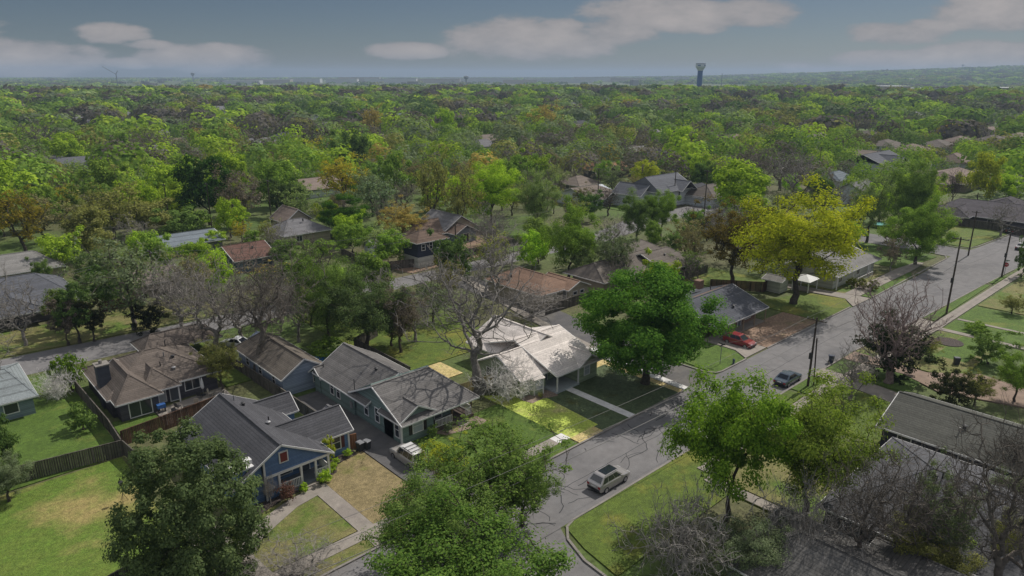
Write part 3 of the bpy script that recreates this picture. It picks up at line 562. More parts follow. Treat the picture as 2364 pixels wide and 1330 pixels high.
# --- houses at the lower right
house('dark house with worn mossy grey roof behind the bare trees on the right', (79, 16), [(73.6, 84, 4, 21.8, 2.7)], sidemat('charcoal_siding', (.06, .06, .075)),
 [(73.0, 84.5, 3.5, 22.3, 2.6, 4.7, dict(axis='v'))], roofmat('roof_mossy', (.13, .13, .115)), [(('u', 73.6, -1), 19.6, .9, 1.2, 1.2, 'p'), (('u', 73.6, -1), 14, .9, 1.2, 1.2, 'p')], vent=[(75.6, 15.4, 3.7), (76.4, 15.2, 3.9)])
house('grey house with broad hip roof and two flues behind the lower right bare trees', (63, 12), [(55, 71, 2, 19.6, 2.6)], sidemat('grey_siding', (.2, .2, .2)),
 [(54.4, 71.8, 1.4, 20.2, 2.55, 5.3, dict(axis='v', ha=6, hb=6))], roofmat('roof_ash', (.135, .135, .145)), [(('u', 55, -1), 16, .9, 1.2, 1.2, 'p'), (('u', 55, -1), 8, .9, 1.2, 1.2, 'p')], vent=[(61.3, 14.0, 5.1), (61.8, 13.6, 5.2), (62.3, 13.2, 5.3)])
house('house with grey shingle hip roof filling the bottom right edge', (47, 13), [(42.6, 51.6, -2, 21.6, 2.6)], sidemat('grey_siding', (.2, .2, .2)),
 [(42.0, 52.2, -2.5, 22.2, 2.5, 4.6, dict(axis='v', hb=4)), (44, 53.8, 2, 15, 2.45, 4.5, dict(axis='u', hb=3))], roofmat('roof_weathered', (.15, .145, .14)), [(('u', 42.6, -1), 18, .9, 1.2, 1.2, 'p')], vent=[(45.5, 12.6, 4), (46, 10.0, 4.2), (45, 9.4, 3.8)])
# --- second row and beyond
h = house('tan-roofed bungalow with small pale garage wing behind the maple', (84, 84), [(79, 88, 79, 92, 2.7), (85, 90, 77.6, 82, 2.6, dict(zr=3.6, axis='v'))], sidemat('cream_siding', (.42, .37, .29)),
 [(78.4, 88.6, 78.2, 92.6, 2.6, 4.7, dict(axis='v', ha=4, hb=4)), (84.5, 90.4, 77.2, 85, 2.55, 3.75, dict(axis='v'))], roofmat('roof_terracotta', (.29, .19, .14)), [(('v', 77.6, -1), 86.6, 1.4, .9, .5, 'p'), (('v', 77.6, -1), 88.4, 1.4, .9, .5, 'p'), (('u', 85, -1), 78.8, .4, 1.2, 1.9, 'd')], vent=[(80, 88, 3.8), (80.6, 87.6, 3.9)])
h = house('long L-shaped house with tan shingle roof and stub chimney', (104, 80), [(93, 108, 76.5, 84, 2.7), (107.5, 116, 73.6, 84, 2.7)], sidemat('tan_siding', (.3, .26, .21)),
 [(92.4, 112, 75.8, 86, 2.6, 4.9, dict(axis='u', ha=3)), (106.8, 118.5, 73, 85, 2.58, 5.0, dict(axis='u', hb=3)), (110, 122, 84, 92, 2.6, 4.4, dict(axis='u', ha=3, hb=3))], roofmat('roof_tan_grey', (.2, .175, .155)),
 [(('v', 73.6, -1), 111, .4, 1.4, 1.9, 'p'), (('v', 73.6, -1), 113.6, .4, 1.4, 1.9, 'p'), (('v', 76.5, -1), 97, .9, 1.3, 1.2, 'p'), (('v', 76.5, -1), 103, .9, 1.3, 1.2, 'p')], vent=[(108, 81, 4.8), (112, 77, 4.2)])
MB().box(99.6, 100.8, 78, 79, 3, 5.3).build('chimney', surf('grey_brick', (.09, .095, .12)), h)
h = house('two-storey dark blue house on white base with brown hip roof', (83, 118), [(79.2, 86.4, 114.2, 119.6, 5.5)], sidemat('navy_siding', (.05, .06, .09)),
 [(78.6, 87.0, 113.6, 120.2, 5.45, 7.3, dict(axis='u', ha=3.2, hb=3.2))], roofmat('roof_rust_brown', (.2, .145, .115)), [(('v', 114.2, -1), 80.6, 3.7, .8, 1.2), (('v', 114.2, -1), 82.5, 3.7, .7, 1.4), (('v', 114.2, -1), 84.4, 3.7, .7, 1.4), (('u', 79.2, -1), 117, 3.9, .8, 1.1), (('v', 114.2, -1), 84.5, .2, .9, 1.9, 'd')], vent=[(82.8, 116.8, 7.2)])
MB().box(79.1, 86.5, 114.1, 119.7, 0, 2.3).build('base_storey', surf('block_white', (.5, .5, .47), (.42, .42, .4), 2, rows=.3), h)
house('grey-walled bungalow with wide brown roof behind the navy two-storey house', (96, 134), [(89, 103, 128.5, 140, 2.7), (98, 104, 125.5, 131, 2.7, dict(zr=4, axis='v'))], sidemat('blue_grey_siding', (.2, .23, .27)),
 [(88.4, 104, 128, 142, 2.6, 4.8, dict(axis='u', ha=4, hb=4)), (97.4, 104.6, 125, 134, 2.58, 4.4, dict(axis='v'))], roofmat('roof_rust_brown', (.2, .145, .115)), [(('v', 125.5, -1), 101, .3, 1.6, 2.0, 'p'), (('v', 128.5, -1), 93, .9, 1.6, 1.2, 'p')])
house('house with pale grey hip roof beside the round green tree', (73, 155), [(67.5, 79, 150.5, 161, 2.7)], sidemat('cream_siding', (.42, .37, .29)), [(67, 79.6, 150, 161.6, 2.6, 5.2, dict(axis='u', ha=4, hb=5))], roofmat('roof_pale_grey', (.23, .225, .235)), [(('v', 150.5, -1), 71, .9, 1.4, 1.2, 'p')], vent=[(72, 155, 5), (74, 154, 5), (77, 157, 4.4)])
house('blue house with maroon gable roof showing through the bare branches', (54, 140), [(50.4, 58, 135.6, 146, 2.8, dict(zr=4.6, axis='u'))], sidemat('denim_siding', (.1, .15, .22)), [(49.6, 58.6, 134.9, 146.8, 2.7, 4.8, dict(axis='u'))], roofmat('roof_maroon', (.19, .11, .09)), [(('v', 135.6, -1), 56.2, 1, 1, 1.1), (('v', 135.6, -1), 53, 1, 1, 1.1)], vent=[(53, 139, 4.2), (55, 138.5, 4.1)])
house('house with broad dark grey hip roof at the left edge', (16, 136), [(5, 21.5, 129.5, 147, 2.7)], sidemat('dusk_brick', (.16, .15, .16)), [(4.4, 22.2, 128.8, 147.6, 2.6, 6.0, dict(axis='u', ha=6, hb=5)), (8, 17, 126.6, 136, 2.5, 4.6, dict(axis='v', ha=3))], roofmat('roof_charcoal_blue', (.14, .145, .165)), [(('v', 129.5, -1), 19, .9, 1.4, 1.2, 'p')])
house('tan-roofed shed-like house half hidden behind the bare trees on the left', (34, 135), [(29, 38, 131.5, 139, 2.6)], sidemat('tan_siding', (.3, .26, .21)), [(28.4, 38.6, 130.8, 139.6, 2.5, 4.2, dict(axis='u'))], roofmat('roof_sand', (.25, .21, .18)), [(('v', 131.5, -1), 36, .3, .8, 1.9, 'd')])
house('low house with blue-grey metal roof behind the topiary trees', (50, 163), [(44, 56, 158, 170, 2.6)], sidemat('grey_siding', (.2, .2, .2)), [(43.4, 56.6, 157.4, 170.6, 2.5, 4.0, dict(axis='u'))], roofmat('roof_steel_blue', (.2, .23, .26), .5), [(('v', 158, -1), 48, .9, 1.2, 1, 'p')])
house('pale roofed house behind the left dark grey roof', (16, 160), [(6, 24, 156, 168, 2.6)], sidemat('cream_siding', (.42, .37, .29)), [(5.4, 24.6, 155.4, 168.6, 2.5, 5, dict(axis='u', ha=4, hb=4))], roofmat('roof_dove', (.28, .27, .26)), [(('v', 156, -1), 20, .9, 1.2, 1, 'p')])
WS = sidemat('white_siding', (.62, .65, .7))
house('big two-storey white house with steep grey gable roofs', (178, 124), [(170, 186, 120, 132, 5.2), (166, 173, 124, 134, 4, dict(zr=6.4, axis='v'))], WS, [(169, 187, 119, 133, 5.1, 9.0, dict(axis='u', ha=1.5)), (165.4, 173.6, 123.4, 134.6, 3.9, 6.9, dict(axis='v')), (178, 186, 117.5, 127, 4.9, 7.6, dict(axis='v'))], roofmat('roof_storm', (.17, .175, .195)),
 [(('v', 120, -1), 174.6, 3.2, .9, 1.3), (('v', 120, -1), 180, 3.2, .9, 1.3), (('u', 166, -1), 128, 1.2, .8, 1.4), (('u', 166, -1), 130, 1.2, .8, 1.4)])
house('white-walled house with tan roof left of the big white house', (164, 143), [(157, 171, 136, 150, 2.8, dict(zr=5, axis='u'))], WS, [(156.4, 172, 135.2, 150.8, 2.7, 5.2, dict(axis='u', hb=4)), (160, 167, 132.4, 142, 2.6, 4.4, dict(axis='v'))], roofmat('roof_sand', (.25, .21, .18)), [(('u', 157, -1), 143, 1, .8, 1.3)])
h = house('small white house with open white carport near the far corner', (189, 117), [(183.6, 188, 114.5, 121, 2.8, dict(zr=4, axis='v'))], WS, [(183, 188.5, 114, 121.6, 2.7, 4.2, dict(axis='v')), (188, 200, 118, 128, 2.6, 5, dict(axis='u', ha=2, hb=3))], roofmat('roof_slate', (.105, .105, .115), .16), [])
b = MB(); b.box(188.6, 197, 110, 117, 2.5, 2.7); b.build('carport_roof', WHITE, h); posts(h, [(188.9, 110.3), (192.8, 110.3), (196.6, 110.3)], 0, 2.5, .2)
house('distant house with orange-brown gabled roof and dark chimney', (214, 175), [(206, 222, 170, 182, 3)], sidemat('dusk_brick', (.16, .15, .16)), [(205, 213, 169, 183, 2.9, 5.6, dict(axis='v')), (211, 223, 169.4, 182.6, 2.9, 5.2, dict(axis='u'))], roofmat('roof_orange', (.3, .17, .1)), [(('v', 170, -1), 216, 1, 1, 1.3)])
h = house('white house with porch rail and clipped hedges behind the yellow-green tree', (134, 55), [(127, 146, 50, 60, 2.8, dict(zr=4.8, axis='u')), (117.5, 120.5, 55.5, 58.5, 2.4)], sidemat('ivory_siding', (.5, .5, .43)), [(126.2, 146.8, 49, 61, 2.7, 5, dict(axis='u', ha=0, hb=3)), (117, 121, 55, 59, 2.3, 2.9, dict(axis='v'))], roofmat('roof_dove', (.28, .27, .26)), [(('v', 50, -1), 130, .9, 1.4, 1.3, 'p'), (('v', 50, -1), 138, .9, 1.4, 1.3, 'p'), (('v', 50, -1), 143.5, .2, 1.2, 2.1, 'g')])
railing(h, (134, 48.6), (142, 48.6), .3, 1.0, 18); posts(h, [(127, 49.3), (134, 49.3), (142, 49.3)], 0, 2.6, .15)
b = MB(); [b.box(121.3 + dx, 121.45 + dx, 52 + dy, 52.15 + dy, 0, 2.3) for dx in (0, 3.6) for dy in (0, 3)]; b.add([(121, 51.7, 2.2), (125.3, 51.7, 2.2), (125.3, 55.5, 2.2), (121, 55.5, 2.2), (123.1, 53.5, 3.1)], [(0, 1, 4), (1, 2, 4), (2, 3, 4), (3, 0, 4), (3, 2, 1, 0)])
tag(b.build('canopy_tent', WHITE), 'small white canopy beside the yellow-green tree trunk', 'canopy')
RV = roofmat('roof_plum', (.12, .11, .12))
house('long dark-roofed house behind the fence at the far right', (222, 50), [(212, 230, 38, 60, 2.8)], sidemat('dusk_brick', (.16, .15, .16)), [(211, 231, 37, 61, 2.7, 5.6, dict(axis='v', ha=5, hb=5)), (208, 222, 50, 58, 2.6, 4.6, dict(axis='u', ha=3))], RV, [(('u', 212, -1), 46, .9, 1.4, 1.2, 'p')])
house('blue-grey roofed two-storey house in the trees right of centre', (306, 110), [(293, 318, 103, 118, 4.5)], WS, [(292, 319, 102, 119, 4.4, 8, dict(axis='u')), (300, 309, 99, 112, 4.3, 7.4, dict(axis='v'))], roofmat('roof_storm', (.17, .175, .195)), [(('u', 293, -1), 110, 2, 1, 1.4)])
house('house with pale tan roofs beside the dead snag on the right', (285, 76), [(272, 298, 68, 86, 3)], sidemat('tan_siding', (.3, .26, .21)), [(271, 299, 67, 87, 2.9, 6, dict(axis='u', ha=5, hb=5)), (268, 282, 72, 82, 2.8, 5, dict(axis='u', ha=4))], roofmat('roof_pinkish', (.29, .23, .2)), [(('u', 272, -1), 80, 1, 1.3, 1.2, 'p')])
# subdivision and scattered far houses, each with wall, roof and windows
FAR = [(2045, 322, 5.5, 20, 16, 'roof_tan_grey', 'hip-roofed tan house first in the subdivision row at far right'), (2105, 332, 5.5, 18, 16, 'roof_pinkish', 'pink-tan hip-roofed house second in the far right subdivision row'),
 (2165, 322, 6, 20, 18, 'roof_tan_grey', 'larger hip-roofed house in the middle of the subdivision row'), (2215, 314, 6, 20, 16, 'roof_pinkish', 'house with peaked pink-tan roof right of the subdivision middle'),
 (2290, 312, 6.5, 26, 18, 'roof_tan_grey', 'broad tan-roofed house near the right end of the subdivision'), (2350, 306, 6.5, 24, 18, 'roof_pinkish', 'last pale house of the subdivision at the right edge'),
 (252, 322, 6, 9, 10, 'roof_dove', 'small white gabled house on the left between bright trees'), (350, 335, 5, 16, 13, 'roof_dove', 'pale flat-fronted house with carport left of centre'), (415, 318, 5, 14, 12, 'roof_pinkish', 'tan house seen through bare trees on the left'),
 (600, 318, 5.5, 22, 14, 'roof_pale_grey', 'long pale house roof among trees left of centre'), (660, 305, 5, 16, 13, 'roof_slate', 'grey-roofed house beside the yellow round tree'), (140, 355, 5, 12, 12, 'roof_slate', 'dark blue-grey roof low on the left among bright trees'),
 (500, 284, 5, 16, 12, 'roof_dove', 'white flat-roofed house in the left distance'), (670, 478, 6, 8, 9, 'roof_pinkish', 'small pink-grey gable behind the pale grey hip roof'), (1030, 490, 6, 10, 12, 'roof_pale_grey', 'grey gable half hidden behind the bright tree at centre'),
 (1335, 405, 5, 12, 12, 'roof_sand', 'tan roof in front of the orange-brown house'), (1520, 345, 7, 8, 9, 'roof_storm', 'narrow steep gabled house between two bright trees'), (1640, 425, 6, 14, 12, 'roof_tan_grey', 'grey-brown roof right of the big white house'),
 (1930, 395, 5, 14, 10, 'roof_steel_blue', 'pale metal-roofed house left of the blue-grey roof'), (2330, 455, 5, 14, 12, 'roof_plum', 'dark roof at the right edge above the fence'), (1690, 310, 5, 20, 12, 'roof_pinkish', 'brown roof under the willow-like yellow trees'),
 (905, 262, 8, 22, 12, 'roof_steel_blue', 'tall mansard house with dormers beside the gold tree'), (945, 268, 5.5, 18, 12, 'roof_dove', 'white gabled house right of the mansard house'), (1340, 278, 5, 18, 12, 'roof_slate', 'grey roof beside parked cars in the middle distance'),
 (820, 305, 5, 14, 12, 'roof_sand', 'tan roof behind the dark trees left of centre'), (1000, 300, 5, 14, 12, 'roof_tan_grey', 'low brown roof among bare trees at centre'), (2010, 300, 5, 18, 14, 'roof_tan_grey', 'brown roof peeping out left of the subdivision')]
rects = []
for (x, y, zr, lu, lv, rm, lab) in FAR:
    u, v = at(x, y, zr)
    ax = 'u' if lu >= lv else 'v'; hp = 0 if 'gable' in lab or 'mansard' in lab else min(lu, lv) * .4
    house(lab, (u, v), [(u - lu / 2 + .6, u + lu / 2 - .6, v - lv / 2 + .6, v + lv / 2 - .6, zr * .52) + ((dict(zr=zr - .3, axis=ax),) if not hp else ())], sidemat('cream_siding', (.42, .37, .29)) if len(lab) % 2 else WS,
      [(u - lu / 2, u + lu / 2, v - lv / 2, v + lv / 2, zr * .5, zr, dict(axis=ax, ha=hp, hb=hp))], MATS[rm],
      [(('v', v - lv / 2 + .6, -1), u - lu * .2, 1, 1.4, 1.3, 'p'), (('v', v - lv / 2 + .6, -1), u + lu * .2, 1, 1.4, 1.3, 'p'), (('u', u - lu / 2 + .6, -1), v, 1, 1.4, 1.3, 'p')])
    rects.append((u - lu / 2, u + lu / 2, v - lv / 2, v + lv / 2))

rf = np.random.default_rng(21); placed = []
for _ in range(900):
    if len(placed) >= 70: break
    d = rf.uniform(235, 900) if len(placed) < 45 else rf.uniform(500, 1300); a = rf.uniform(-.62, .62); p = FW * (d * math.cos(a)) + RT * (d * math.sin(a)); u, v = p.x, p.y
    if any((u - x) ** 2 + (v - y) ** 2 < 34 ** 2 for x, y in placed) or any(a0 - 14 < u < b0 + 14 and c0 - 14 < v < e0 + 14 for a0, b0, c0, e0 in RECTS): continue
    if d < 330 and 20 < v < 55: continue
    placed.append((u, v)); lu, lv = rf.uniform(12, 20), rf.uniform(11, 17); zr = rf.uniform(4.8, 7); hp = 4.5 if rf.uniform() < .5 else 0; z0 = float(hill(np.float64(u), np.float64(v))) if d > 600 else 0
    t = thing('house', ['pale roofed house among the far trees', 'brown roofed house among the far trees', 'grey roofed house among the far trees'][len(placed) % 3], 'house', (u, v, z0), 0, 'houses among the far trees')
    ax = 'u' if lu > lv else 'v'; b = MB(); wall_block(b, u - lu / 2 + .5, u + lu / 2 - .5, v - lv / 2 + .5, v + lv / 2 - .5, z0 + 2.9, None if hp else z0 + zr - .25, None if hp else ax, z0); b.build('wall', WS if len(placed) % 2 else MATS['cream_siding'], t)
    b = MB(); roof_block(b, None, u - lu / 2, u + lu / 2, v - lv / 2, v + lv / 2, z0 + 2.8, z0 + zr, ax, hp, hp); b.build('roof', MATS[[['roof_dove', 'roof_pale_grey', 'roof_pinkish'], ['roof_sand', 'roof_tan_grey', 'roof_pinkish'], ['roof_storm', 'roof_ash', 'roof_pale_grey']][len(placed) % 3][int(rf.integers(3))]], t)
    RECTS.append((u - lu / 2, u + lu / 2, v - lv / 2, v + lv / 2))
# ------------------------------------------------------------------ tree prototypes (metres; about 10 wide, 11 tall)
def skeleton(rg, K, w, h, hb, bf=.35, shell=.5, lumps=.25, top=1.0, vase=0.0):
    """branch tree through K points of a crown volume; returns positions, parents"""
    pts = []
    ph = rg.uniform(0, 6.28, (6, 2)); fr = rg.integers(2, 5, (6, 2))
    while len(pts) < K:
        d = rg.normal(size=3); d /= np.linalg.norm(d)
        az, el = math.atan2(d[1], d[0]), math.asin(d[2])
        lum = 1 + lumps * sum(math.sin(fr[i, 0] * az + ph[i, 0]) * math.cos(fr[i, 1] * el + ph[i, 1]) for i in range(6)) / 2.2
        r = rg.uniform(0, 1) ** shell * lum
        cz = hb + (h - hb) * .46
        x, y, z = d[0] * r * w / 2, d[1] * r * w / 2, cz + d[2] * r * ((h - cz) * top if d[2] > 0 else (cz - hb) * .95)
        if vase: f_ = 1 - vase + vase * max(0, min(1, (z - hb) / (h - hb) * 1.25)); x *= f_; y *= f_
        pts.append((x, y, z))
    pts = np.array(pts)
    tr = np.array([(0, 0, 0), (rg.normal(0, .08), rg.normal(0, .08), hb * .35), (rg.normal(0, .12), rg.normal(0, .12), hb * .7), (rg.normal(0, .15), rg.normal(0, .15), hb)])
    pos = list(tr); par = [-1, 0, 1, 2]; plen = [0, 0, 0, 0]
    cost = np.linalg.norm(pts - tr[3], axis=1); near = np.full(K, 3); left = np.ones(K, bool)
    for _ in range(K):
        i = int(np.argmin(np.where(left, cost, 1e9))); left[i] = False
        p = near[i]; pos.append(pts[i]); par.append(p); plen.append(plen[p] + np.linalg.norm(pts[i] - pos[p]))
        c = np.linalg.norm(pts - pts[i], axis=1) + bf * plen[-1]
        u = left & (c < cost); cost[u] = c[u]; near[u] = len(pos) - 1
    return np.array(pos), np.array(par)
def radii(par, rt, rtip, e=.5):
    n = np.zeros(len(par)); 
    kids = np.bincount(par[1:], minlength=len(par)); n[kids == 0] = 1
    for i in range(len(par) - 1, 0, -1): n[par[i]] += n[i]
    r = rtip * np.maximum(n, 1) ** e; s = min(1, rt / r[0]) if r[0] > rt else 1
    r = np.maximum(r * s, rtip); r[0] = rt * 1.35; r[1] = rt * 1.05
    return r, kids == 0
def tubes_np(rg, a, b, ra, rb, n, wig=.07):
    """curved tapered prisms from a to b"""
    d = b - a; ln = np.linalg.norm(d, axis=1, keepdims=True) + 1e-6; d = d / ln
    mid = (a + b) / 2 + rg.normal(0, wig, a.shape) * ln
    ref = np.where(np.abs(d[:, 2:3]) > .9, np.array([[1., 0, 0]]), np.array([[0., 0, 1]]))
    e1 = np.cross(d, ref); e1 /= np.linalg.norm(e1, axis=1, keepdims=True) + 1e-9; e2 = np.cross(d, e1)
    vs = []
    for P_, r_ in ((a - d * ra[:, None] * .3, ra), (mid, (ra + rb) / 2), (b, rb)):
        for j in range(n):
            t = 2 * math.pi * j / n; vs.append(P_ + (e1 * math.cos(t) + e2 * math.sin(t)) * r_[:, None])
    V = np.stack(vs, 1); M_ = len(a)
    q = [(k * n + j, k * n + (j + 1) % n, (k + 1) * n + (j + 1) % n, (k + 1) * n + j) for k in range(2) for j in range(n)]
    Q = (np.arange(M_)[:, None, None] * (3 * n) + np.array(q)[None]).reshape(-1, 4)
    return V.reshape(-1, 3), Q
def join_np(parts):
    o = 0; vs = []; qs = []
    for v, q in parts: vs.append(v); qs.append(q + o); o += len(v)
    return np.concatenate(vs), np.concatenate(qs)
def leaves_np(rg, cen, nper, sig, size, out_c, up=.8, flat=.75):
    n = len(cen) * nper; c = np.repeat(cen, nper, 0)
    off = rg.normal(size=(n, 3)); off /= np.linalg.norm(off, axis=1, keepdims=True) + 1e-9
    off *= (rg.uniform(0, 1, (n, 1)) ** .5) * np.repeat(rg.uniform(.6, 1.3, (len(cen), 1)), nper, 0) * sig; off[:, 2] *= flat
    p = c + off
    o1 = off / (np.linalg.norm(off, axis=1, keepdims=True) + 1e-9); o2 = p - out_c; o2 /= np.linalg.norm(o2, axis=1, keepdims=True) + 1e-9
    nrm = .8 * o1 + .4 * o2 + np.array([0, 0, up * .6]) + rg.normal(0, .36, (n, 3)); nrm /= np.linalg.norm(nrm, axis=1, keepdims=True)
    t = rg.normal(size=(n, 3)); e1 = np.cross(nrm, t); e1 /= np.linalg.norm(e1, axis=1, keepdims=True) + 1e-9; e2 = np.cross(nrm, e1)
    s = size * rg.uniform(.6, 1.3, (n, 1)); 
    V = np.stack([p - e1 * s * .6, p - e2 * s * .38, p + e1 * s * .6, p + e2 * s * .38], 1)
    return V.reshape(-1, 3), np.arange(n * 4).reshape(-1, 4)
PROTO = {}
def proto(key, seed, K, w=10, h=11, hb=2.6, bf=.35, shell=.5, lumps=.25, vase=0, rt=.24, rtip=.025, n=0, sig=.9, size=.3, flat=.75, twig=0, allnodes=False, bough=.05, top=1.0, up=.8):
    rg = np.random.default_rng(seed)
    pos, par = skeleton(rg, K, w, h, hb, bf, shell, lumps, top, vase)
    r, tip = radii(par, rt, rtip)
    i = np.arange(1, len(pos)); a, b_ = pos[par[i]], pos[i]; rb = r[i]; ra = np.minimum(r[par[i]], rb * 1.5)
    keep = rb > bough; keep[:3] = True
    trunk = tubes_np(rg, a[keep], b_[keep], ra[keep], rb[keep], 6)
    mt = np_mesh('trunk', *trunk, BARK, link=False, smooth=True); parts = []
    if twig:
        k2 = ~keep
        parts.append(tubes_np(rg, a[k2], b_[k2], ra[k2], rb[k2], 3))
        src = np.repeat(pos[4:], twig, 0); par_ = np.repeat(pos[par[4:]], twig, 0)
        d = src - par_; d /= np.linalg.norm(d, axis=1, keepdims=True) + 1e-9
        d = d + rg.normal(0, .6, d.shape) + np.array([0, 0, .15]); d /= np.linalg.norm(d, axis=1, keepdims=True)
        st = par_ + (src - par_) * rg.uniform(.2, 1, (len(src), 1)); ln = rg.uniform(.5, 1.3, (len(src), 1)) * w / 11
        parts.append(tubes_np(rg, st, st + d * ln, np.full(len(st), rtip * .9), np.full(len(st), rtip * .45), 3, .1))
        st2 = st + d * ln * .5; d2 = d + rg.normal(0, .6, d.shape); d2 /= np.linalg.norm(d2, axis=1, keepdims=True)
        parts.append(tubes_np(rg, st2, st2 + d2 * ln * .6, np.full(len(st), rtip * .7), np.full(len(st), rtip * .4), 3, .1))
    lv = None
    if n:
        cen = pos[4:] if allnodes else pos[4:][tip[4:]]
        lv = leaves_np(rg, cen, n, sig, size, np.array([0, 0, hb + (h - hb) * .35]), up, flat)
    if lv is None: mc = np_mesh('crown', *join_np(parts), BARK, link=False)
    else: mc = np_mesh('crown', *lv, LEAF, link=False)
    mw = np_mesh('branches', *join_np(parts), BARK, link=False) if (n and parts) else None
    V_ = lv[0] if lv is not None else pos
    PROTO[key] = (mt, mc, mw, 2 * np.percentile(np.hypot(V_[:, 0], V_[:, 1]), 98.5), np.percentile(V_[:, 2], 99.7))
for s in range(3):
    proto(f'leafy{s}', 10 + s, 95, n=430, sig=1.15, size=.18, lumps=.34, hb=2.4, allnodes=True, bough=.07)
    proto(f'airy{s}', 20 + s, 230, n=80, sig=.72, size=.17, lumps=.35, hb=2.6, bf=.3, allnodes=True, bough=.05, twig=1, rtip=.022, vase=.35)
    proto(f'mleafy{s}', 30 + s, 52, n=130, sig=1.4, size=.4, lumps=.32, hb=2.2, allnodes=True, bough=.09)
    proto(f'mairy{s}', 40 + s, 110, n=30, sig=.95, size=.3, lumps=.35, hb=2.4, allnodes=True, bough=.05, twig=1, rtip=.03, vase=.3)
    proto(f'mbare{s}', 50 + s, 240, n=0, hb=2.4, bf=.3, shell=.45, twig=2, rtip=.028, bough=.06, rt=.26, vase=.45, lumps=.3)
    proto(f'bare{s}', 60 + s, 620, n=0, hb=2.8, bf=.25, shell=.5, twig=2, rtip=.017, bough=.05, rt=.3, vase=.45, lumps=.35)
proto('lightleaf0', 22, 150, n=250, sig=1.0, size=.142, lumps=.35, hb=2.6, allnodes=True, bough=.05, twig=1, vase=.3)
proto('lightleaf1', 23, 150, n=250, sig=1.0, size=.142, lumps=.35, hb=2.6, allnodes=True, bough=.05, twig=1, vase=.3)
proto('maple0', 71, 170, w=11, h=11, hb=2.0, n=450, sig=1.0, size=.17, lumps=.05, allnodes=True, bough=.07, rt=.32, shell=.42)
proto('ever0', 80, 360, n=230, sig=.72, size=.165, hb=-2.2, shell=.26, lumps=.09, allnodes=True, bough=.2, top=1.0)
proto('ever1', 81, 100, n=70, sig=1.0, size=.36, hb=.6, shell=.45, lumps=.35, allnodes=True, bough=.12)
proto('cedar0', 82, 80, w=5, h=9, n=80, sig=.65, size=.26, hb=1.6, shell=.5, lumps=.4, allnodes=True, bough=.06)
proto('bush0', 90, 40, w=3, h=2.4, hb=.2, n=60, sig=.4, size=.17, shell=.4, allnodes=True, bough=.03, rt=.07)
proto('bush1', 91, 40, w=3, h=2.4, hb=.2, n=34, sig=.45, size=.17, shell=.5, allnodes=True, bough=.02, rt=.07, lumps=.4)
proto('hero', 99, 330, w=13, h=13.5, hb=4.0, bf=.45, shell=.55, twig=1, rtip=.027, bough=.05, rt=.55, lumps=.4, vase=.35)
proto('spread', 98, 420, w=11, h=4.2, hb=.15, bf=.12, shell=.6, twig=2, rtip=.022, bough=.04, rt=.16, lumps=.35, vase=.5)
proto('upsweep', 97, 520, w=8, h=12, hb=1.8, bf=.75, shell=.6, twig=2, rtip=.018, bough=.045, rt=.28, lumps=.2, vase=.3)

TREES = []
BK = {'dark': (.085, .072, .06), 'grey': (.24, .22, .2), 'red': (.26, .2, .185), 'pale': (.72, .69, .66), 'mid': (.16, .14, .12), 'hero': (.2, .185, .17), 'ash': (.3, .28, .26)}
def tree(p, h, w, key, col, label, bark='dark', lean=(0, 0), name='tree', cat='tree', group=None, rz=None, sink=0, rg=random.Random(77)):
    mt, mc, mw, pw, ph_ = PROTO[key]
    t = thing(name, label, cat, (p[0], p[1], -sink), rg.uniform(0, 6.28) if rz is None else rz, group)
    t.scale = (w / pw, w / pw, h / ph_)
    if lean != (0, 0): t.rotation_mode = 'XYZ'; t.rotation_euler = (lean[0], lean[1], t.rotation_euler.z)
    for nm, me, c in (('trunk', mt, BK[bark]), ('crown', mc, BK[bark] if 'crown' and mc.materials[0] == BARK else col), ('branches', mw, BK[bark])):
        if me is None: continue
        o = bpy.data.objects.new(nm, me); COL.objects.link(o); o.parent = t; o.color = (*c, 1)
    TREES.append((p[0], p[1], w)); return t
def tb(bx, by, ytop, wpx, key, col, label, **k):
    """tree by its foot pixel, top pixel row and crown width in photo pixels"""
    p = at(bx, by, 0); s = mpp(p, 4)
    Y = p[0] * FW.x + p[1] * FW.y; kk = (665 - ytop) / 1600; zt = EYE + Y * (kk * math.cos(TH) - math.sin(TH)) / (math.cos(TH) + kk * math.sin(TH))
    return tree(p, max(1.0, zt), wpx * s, key, col, label, **k)
def tt(x, ytop, h, wpx, key, col, label, **k):
    """tree by its top pixel and height"""
    p = at(x, ytop, h); return tree(p, h, wpx * mpp(p, h * .6), key, col, label, **k)
C = dict(bright=(.165, .235, .025), green=(.105, .165, .028), mid=(.085, .13, .033), dark=(.055, .09, .025), ever=(.06, .088, .034), olive=(.135, .14, .045), ygreen=(.2, .225, .022), yellow=(.27, .25, .025), gold=(.22, .175, .05),
         budding=(.13, .12, .06), sage=(.1, .125, .068), lime=(.18, .265, .024), brown=(.2, .17, .14), pale=(.13, .175, .065))
C = {k: tuple(x * f_ for x in v) for k, v in C.items() for f_ in (1.0 if k == 'brown' else 1.95,)}
